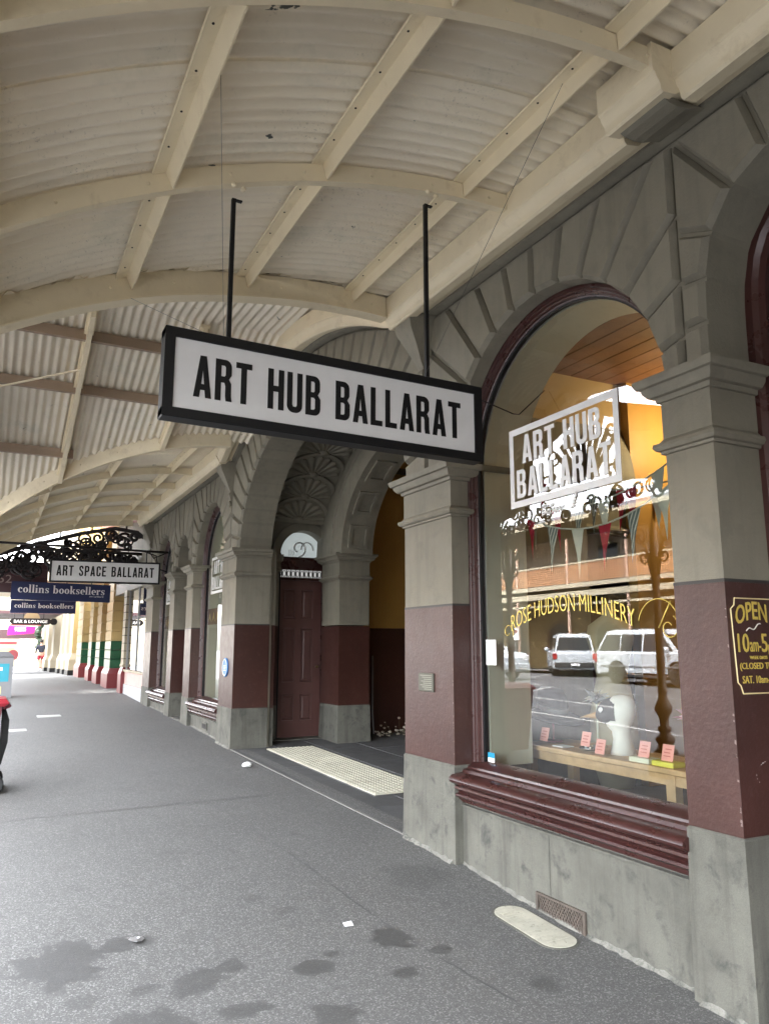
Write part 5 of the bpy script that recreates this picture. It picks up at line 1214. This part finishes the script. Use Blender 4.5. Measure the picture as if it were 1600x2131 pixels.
for j in range(121):
    x = -3.7 + 3.9 * j / 120; rows.append([(x, y, vz(max(min(x, -.2), -3.7)) + z + .02 * math.sin(j * 1.05)) for y, z in ((17.92, .14), (25, .95))])
b.loft(rows, False, False); b.build('roof_sheet', flat('red_oxide_iron', (.33, .08, .09), .5), NV, True)
MB().box(-3.75, -3.68, 18.3, 25, 3.2, 4.9).build('sun_blocking_board', maroonA, NV); MB().box(-3.8, -.05, 24.6, 31.5, 3.30, 3.42).build('awning_soffit', cream, NV); MB().box(-3.8, -3.7, 24.6, 31.5, 3.1, 3.3).build('awning_fascia', cream, NV)  # the maroon side board is unseen, added to keep sun off the footpath
MB().box(-3.9, -.1, 38.0, 46, 2.95, 3.1).build('awning_soffit', maroonA, NV)
# street end
EB = thing('street_end_shops', 'pale washed out shopfronts closing the street', 'building', (-2, 78, -.1))
MB().box(-16, 10, 80, 82, -1, 7.5).build('wall', creamW, EB)
MB().box(-3.2, .2, 55, 55.2, 2.0, 2.6).build('awning', maroonA, EB); MB().box(-2.6, -1.2, 60, 60.1, 1.65, 1.85).build('red_band', redW, EB); MB().box(-3.2, -1.0, 62, 62.2, .1, 2.6).build('shopfront', creamW, EB)
MB().box(-2.7, -1.3, 61.9, 61.95, 1.1, 1.45).build('yellow_band', yellowW, EB); MB().box(-1.0, -.5, 58, 58.4, 0, 2.1).build('white_pillar', whiteS, EB); MB().lathe([(0, 0), (.35, 0), (.35, .05), (0, .05)], 20, (-1.45, 58, .95), 'y').build('red_roundel', redW, EB)
b = MB()
for k in range(9): b.ico((-.35 + .1 * math.sin(k), 50 + .2 * math.cos(k * 2), 1.5 + k * .17), .2, 1, (1, 1, .8))
hb = tag(b.build('hanging_plant', flat('dark_leaves', (.03, .05, .025), .7)), 'dark trailing plant by a far white shopfront', 'plant')
# ================================================================== OPPOSITE SIDE OF THE STREET (seen in the window glass)
OB = thing('balcony_hotel', 'two storey hotel with iron lace balcony across the road', 'building', (-25, 32, -.2))
wallO = paint('grey_pink_stucco', (.36, .31, .27), .7, .1, .8); laceM = flat('orange_lace_iron', (.45, .22, .1), .5); tanO = paint('tan_stucco', (.36, .25, .11), .7, .1, .8)
MB().box(-27, -25.6, 4, 62, 4.3, 8.2).build('upper_wall', wallO, OB); MB().box(-27, -25.6, 4, 62, -1, 4.3).build('lower_wall', tanO, OB)
MB().box(-25.6, -21.3, 4, 62, 4.12, 4.3).build('balcony_floor', creamW, OB); MB().box(-21.45, -21.3, 4, 62, 3.85, 4.5).build('balcony_fascia', creamW, OB); MB().box(-21.42, -21.33, 4, 62, 3.45, 3.55).build('lower_rail', creamW, OB)
MB().box(-25.6, -21.2, 4, 62, 7.7, 7.85).build('balcony_roof', greyiron, OB); MB().box(-21.3, -21.2, 4, 62, 7.4, 7.7).build('roof_fascia', creamW, OB)
pm = None
for k in range(15):
    y = 5 + 4 * k
    p = MB().box(-21.43, -21.33, y, y + .1, -.4, 3.85).box(-21.43, -21.33, y, y + .1, 4.5, 7.4).build('balcony_post', flat('pinkish_post', (.5, .33, .25), .5) if pm is None else pm, OB); pm = p.data.materials[0]
    b = MB()
    for i in range(26): b.box(-21.39, -21.37, y + .15 + i * .15, y + .19 + i * .15, 4.55, 5.4)
    for i in range(9): b.box(-21.395, -21.365, y + .1, y + 4, 4.56 + i * .1, 4.60 + i * .1)
    b.build('lace_panel', laceM, OB); MB().box(-21.42, -21.34, y + .1, y + 4, 5.42, 5.5).build('handrail', creamW, OB)
    if k % 2 == 0:
        w = MB().box(-25.62, -25.55, y + .8, y + 2.4, 4.4, 7.0).build('window', creamW, OB); MB().box(-25.55, -25.53, y + .9, y + 2.3, 4.5, 6.9).build('pane', glassC, w)
    b = MB().prism([(y + .7, -.4), (y + 2.9, -.4), (y + 2.9, 2.0)] + arc(y + 1.8, 2.0, 1.1, 1.0, 0, 180, 10) + [(y + .7, 2.0)], -25.62, -25.56); w = b.build('window', woodB if k % 3 else creamW, OB)
    MB().prism([(y + .9, .1), (y + 2.7, .1), (y + 2.7, 2.0)] + arc(y + 1.8, 2.0, .9, .8, 0, 180, 10) + [(y + .9, 2.0)], -25.555, -25.54).build('pane', glassC, w)
sp_ = thing('parking_sign', 'white parking sign on a post at the far kerb', 'sign', (-21.1, 33, -.2)); MB().tube([(-21.1, 33, -.3), (-21.1, 33, 2.4)], .03, 8).build('pole', greyiron, sp_); MB().box(-21.06, -21.04, 32.65, 33.35, 1.85, 2.45).build('sign_plate', whiteS, sp_); MB().box(-21.04, -21.035, 32.72, 33.1, 2.2, 2.36).build('print', redW, sp_)
# cars -------------------------------------------------------------
carW = flat('silver_white_car_paint', (.42, .45, .48), .22, 0, .7); tyreM = rubber; rimM = flat('alloy_rim', (.5, .5, .5), .35, .1); red_l = flat('red_lens', (.35, .01, .015), .2); clr = flat('clear_lens', (.7, .7, .7), .1); blkP = flat('black_trim', (.02, .02, .022), .6)
def wheel(parent, x, y, r):
    t = MB().lathe([(r * .62, -.11), (r * .95, -.115), (r, -.09), (r, .09), (r * .95, .115), (r * .62, .11)], 24, (x, y, r), 'y').build('wheel', tyreM, parent, True)
    s = 1 if y > 0 else -1; b = MB().lathe([(r * .62, 0), (r * .62, s * .09), (r * .55, s * .06), (r * .2, s * .08), (0, s * .09)], 20, (x, y, r), 'y')
    b.build('rim', rimM, t, True)
    bb = MB()
    for k in range(6):
        a = k * math.pi / 3; bb.strip((x + r * .12 * math.cos(a), y + s * .1, r + r * .12 * math.sin(a)), (x + r * .58 * math.cos(a), y + s * .1, r + r * .58 * math.sin(a)), .05, (0, 1, 0), .02)
    bb.build('spoke', rimM, t)
def car(name, label, loc, rz, L, Wd, belt, H, cab, wx, r, bonnet, glass_spans, group='white vehicles across the road', rear_glass=True):
    c = thing(name, label, 'car', loc, rz, group, world=False); h = Wd / 2
    def archp(x): return [(x + (r + .06) * math.cos(a), max(.30, r + (r + .06) * math.sin(a))) for a in [math.pi * i / 10 for i in range(10, -1, -1)]]
    low = [(-L / 2, .45), (-L / 2 + .05, .32)] + [(x, z) for x, z in archp(-wx)] + archp(wx) + [(L / 2 - .08, .3), (L / 2, .45), (L / 2 - .02, bonnet - .25), (L / 2 - .15, bonnet - .06), (cab[3] + .1, bonnet), (cab[3], belt), (cab[0], belt), (-L / 2 + .02, belt - .1)]
    def ring(y, d): 
        cx, cz = 0, .75; return [(cx + (x - cx) * (1 - d / 2), y, cz + (z - cz) * (1 - d)) for x, z in low]
    b = MB().loft([ring(-h, .10), ring(-h + .03, .03), ring(-h + .10, 0), ring(h - .10, 0), ring(h - .03, .03), ring(h, .10)]); b.build('body', carW, c); 
    # cabin: belt outline to roof outline
    bx0, rx0, rx1, bx1 = cab; yb, yt = h - .06, h - .22
    cb = MB().loft([[(bx0, -yb, belt - .02), (bx1, -yb, belt - .02), (bx1, yb, belt - .02), (bx0, yb, belt - .02)], [(rx0, -yt, H - .06), (rx1, -yt, H - .06), (rx1, yt, H - .06), (rx0, yt, H - .06)], [(rx0 + .12, -yt + .12, H), (rx1 - .14, -yt + .12, H), (rx1 - .14, yt - .12, H), (rx0 + .12, yt - .12, H)]])
    cb.build('cabin', carW, c)
    def sp(x, z, s):
        f = (z - belt) / (H - .06 - belt); return (x, s * (yb + (yt - yb) * f + .006), z)
    z0, z1 = belt + .06, H - .16
    for s in (-1, 1):
        for a, b_ in glass_spans:
            def lim(x, z):
                f = (z - belt) / (H - .06 - belt); lo = bx0 + (rx0 - bx0) * f + .07; hi = bx1 + (rx1 - bx1) * f - .09; return min(max(x, lo), hi)
            q = [sp(lim(a, z0), z0, s), sp(lim(b_, z0), z0, s), sp(lim(b_, z1), z1, s), sp(lim(a, z1), z1, s)]
            MB().add(q, [(0, 1, 2, 3) if s < 0 else (3, 2, 1, 0)]).build('side_window', glassC, c)
        m = MB().ico((bx1 - .35, s * (h + .1), belt + .1), .14, 2, (.5, .8, .8)).build('mirror', carW, c, True)
        MB().bbox(-L / 2 - .005, -L / 2 + .12, s * h - (.16 if s > 0 else -.0), s * h + (.0 if s > 0 else .16), .75, belt - .06, .01).build('tail_light', red_l, c); MB().bbox(L / 2 - .2, L / 2 - .0, s * h - (.3 if s > 0 else -.04), s * h + (-.04 if s > 0 else .3), bonnet - .33, bonnet - .15, .01).build('headlight', clr, c)
        MB().box(-L / 2 + .3, L / 2 - .4, s * h - .012, s * h + .012, .62, .66).build('side_moulding', greyiron, c)
        MB().box(-wx + r + .1, wx - r - .1, s * h - .03, s * h + .06, .28, .36).build('side_step', blkP, c)
        for a, b_ in glass_spans: MB().box(a + .06, a + .26, s * (h - .02), s * (h + .005), belt - .22, belt - .18).build('door_handle', carW, c)
        for x in (-wx, wx): wheel(c, x, s * (h - .12), r)
    def fg(xb, xt, d):
        return [(xb + (xt - xb) * .12 + d, -yb + .1, belt + .08), (xb + (xt - xb) * .12 + d, yb - .1, belt + .08), (xb + (xt - xb) * .85 + d, yt - .06, H - .16), (xb + (xt - xb) * .85 + d, -yt + .06, H - .16)]
    MB().add(fg(bx1, rx1, .012), [(0, 1, 2, 3)]).build('windscreen', glassC, c); MB().add(fg(bx0, rx0, -.012), [(3, 2, 1, 0)]).build('rear_window', glassC, c)
    MB().bbox(-L / 2 - .1, -L / 2 + .1, -h + .05, h - .05, .42, .62, .02).build('rear_bumper', blkP, c); MB().box(-L / 2 - .103, -L / 2 - .1, -.19, .19, .47, .58).build('number_plate', whiteS, c); MB().bbox(L / 2 - .05, L / 2 + .05, -h + .05, h - .05, .38, .62, .02).build('front_bumper', carW, c)
    for s in (-1, 1): MB().box(rx0 + .2, rx1 - .3, s * (yt - .16) - .015, s * (yt - .16) + .015, H + .02, H + .05).build('roof_rail', greyiron, c)
    return c
car('parked_suv', 'silver white four wheel drive wagon on the road, reflected large in the shop window', (-17.9, 20.0, rz_(-17, 20)), R(-90), 4.95, 1.95, 1.12, 1.92, (-2.42, -1.98, .62, 1.42), 1.42, .40, 1.14, [(-2.3, -1.25), (-1.2, -.2), (-.12, 1.2)])
car('parked_ute', 'white utility with canopy seen from behind, beyond the large silver wagon', (-20.7, 28.3, rz_(-20, 28)), R(126), 5.1, 1.85, 1.05, 1.84, (-2.5, -2.35, .6, 1.3), 1.55, .38, 1.08, [(-2.3, -1.0), (-.7, .2), (.25, 1.1)])
car('parked_ute', 'white utility at the edge of the window reflection beside the iron post', (-14.4, 26.9, rz_(-14, 26)), R(-90), 5.1, 1.85, 1.05, 1.84, (-.6, -.45, .6, 1.3), 1.55, .38, 1.08, [(-.4, .25), (.3, 1.1)])

# ================================================================== PERSON walking away down the footpath
def skin_body(name, joints, edges, m, parent=None, sub=2):
    me = bpy.data.meshes.new(name); me.from_pydata([j[0] for j in joints], edges, []); o = bpy.data.objects.new(name, me); COL.objects.link(o)
    sk = o.modifiers.new('s', 'SKIN'); sk.use_smooth_shade = True
    for i, j in enumerate(joints):
        d = me.skin_vertices[0].data[i]; d.radius = (j[1], j[2] if len(j) > 2 else j[1]); d.use_root = (i == 0)
    o.modifiers.new('b', 'SUBSURF').levels = sub
    dg = bpy.context.evaluated_depsgraph_get(); me2 = bpy.data.meshes.new_from_object(o.evaluated_get(dg)); bpy.data.objects.remove(o)
    me2.materials.clear(); me2.materials.append(m); me2.name = name
    return link(bpy.data.objects.new(name, me2), parent)
PP = (-.2, 49.5, pz(-.2, 49.5) + .01)
ps = thing('person', 'person in black top and red shorts walking along the footpath', 'person', PP, R(8), world=False)
skinM = flat('skin', (.5, .3, .22), .6); blk = flat('black_jumper', (.015, .017, .03), .8); shorts = flat('red_shorts', (.35, .02, .04), .7)
J = [((0, 0, .95), .14, .11), ((0, .01, 1.15), .135, .10), ((0, .0, 1.36), .16, .11), ((0, 0, 1.46), .07, .06), ((0, .01, 1.55), .055, .055), ((0, .03, 1.66), .085, .10), ((0, .02, 1.74), .06, .07),
     ((.18, 0, 1.40), .06), ((.27, -.03, 1.16), .045), ((.25, .12, .98), .036), ((.24, .17, .93), .03), ((-.18, 0, 1.40), .06), ((-.27, -.02, 1.16), .045), ((-.25, .10, .97), .036), ((-.24, .15, .92), .03),
     ((.10, .0, .88), .095), ((.11, .16, .52), .062), ((.11, .10, .12), .042), ((.11, .14, .05), .045), ((.11, .27, .04), .035),
     ((-.10, .0, .88), .095), ((-.11, -.02, .50), .062), ((-.11, -.28, .16), .042), ((-.11, -.32, .09), .045), ((-.11, -.24, .03), .035)]
E_ = [(0, 1), (1, 2), (2, 3), (3, 4), (4, 5), (5, 6), (2, 7), (7, 8), (8, 9), (9, 10), (2, 11), (11, 12), (12, 13), (13, 14), (0, 15), (15, 16), (16, 17), (17, 18), (18, 19), (0, 20), (20, 21), (21, 22), (22, 23), (23, 24)]
skin_body('body', J, E_, skinM, ps)
skin_body('jumper', [((0, 0, .98), .17, .14), ((0, .01, 1.15), .165, .13), ((0, 0, 1.36), .185, .135), ((0, 0, 1.46), .085, .075), ((.19, 0, 1.40), .08), ((.28, -.03, 1.16), .062), ((.26, .11, 1.0), .05), ((-.19, 0, 1.40), .08), ((-.28, -.02, 1.16), .062), ((-.26, .09, .99), .05)], [(0, 1), (1, 2), (2, 3), (2, 4), (4, 5), (5, 6), (2, 7), (7, 8), (8, 9)], blk, ps)
skin_body('shorts', [((0, 0, .95), .17, .14), ((.105, .02, .82), .115), ((.115, .12, .62), .095), ((-.105, 0, .82), .115), ((-.115, -.01, .60), .095)], [(0, 1), (1, 2), (0, 3), (3, 4)], shorts, ps)
MB().ico((0, .0, 1.70), .11, 2, (.85, 1.0, 1.05)).build('hair', flat('dark_hair', (.02, .015, .012), .8), ps, True)
for x, y in ((.11, .18), (-.11, -.28)): MB().bbox(x - .05, x + .05, y - .12, y + .14, .0 if y > 0 else .03, .10 if y > 0 else .13, .02).build('shoe', whiteL, ps)
bpy.context.view_layer.update()
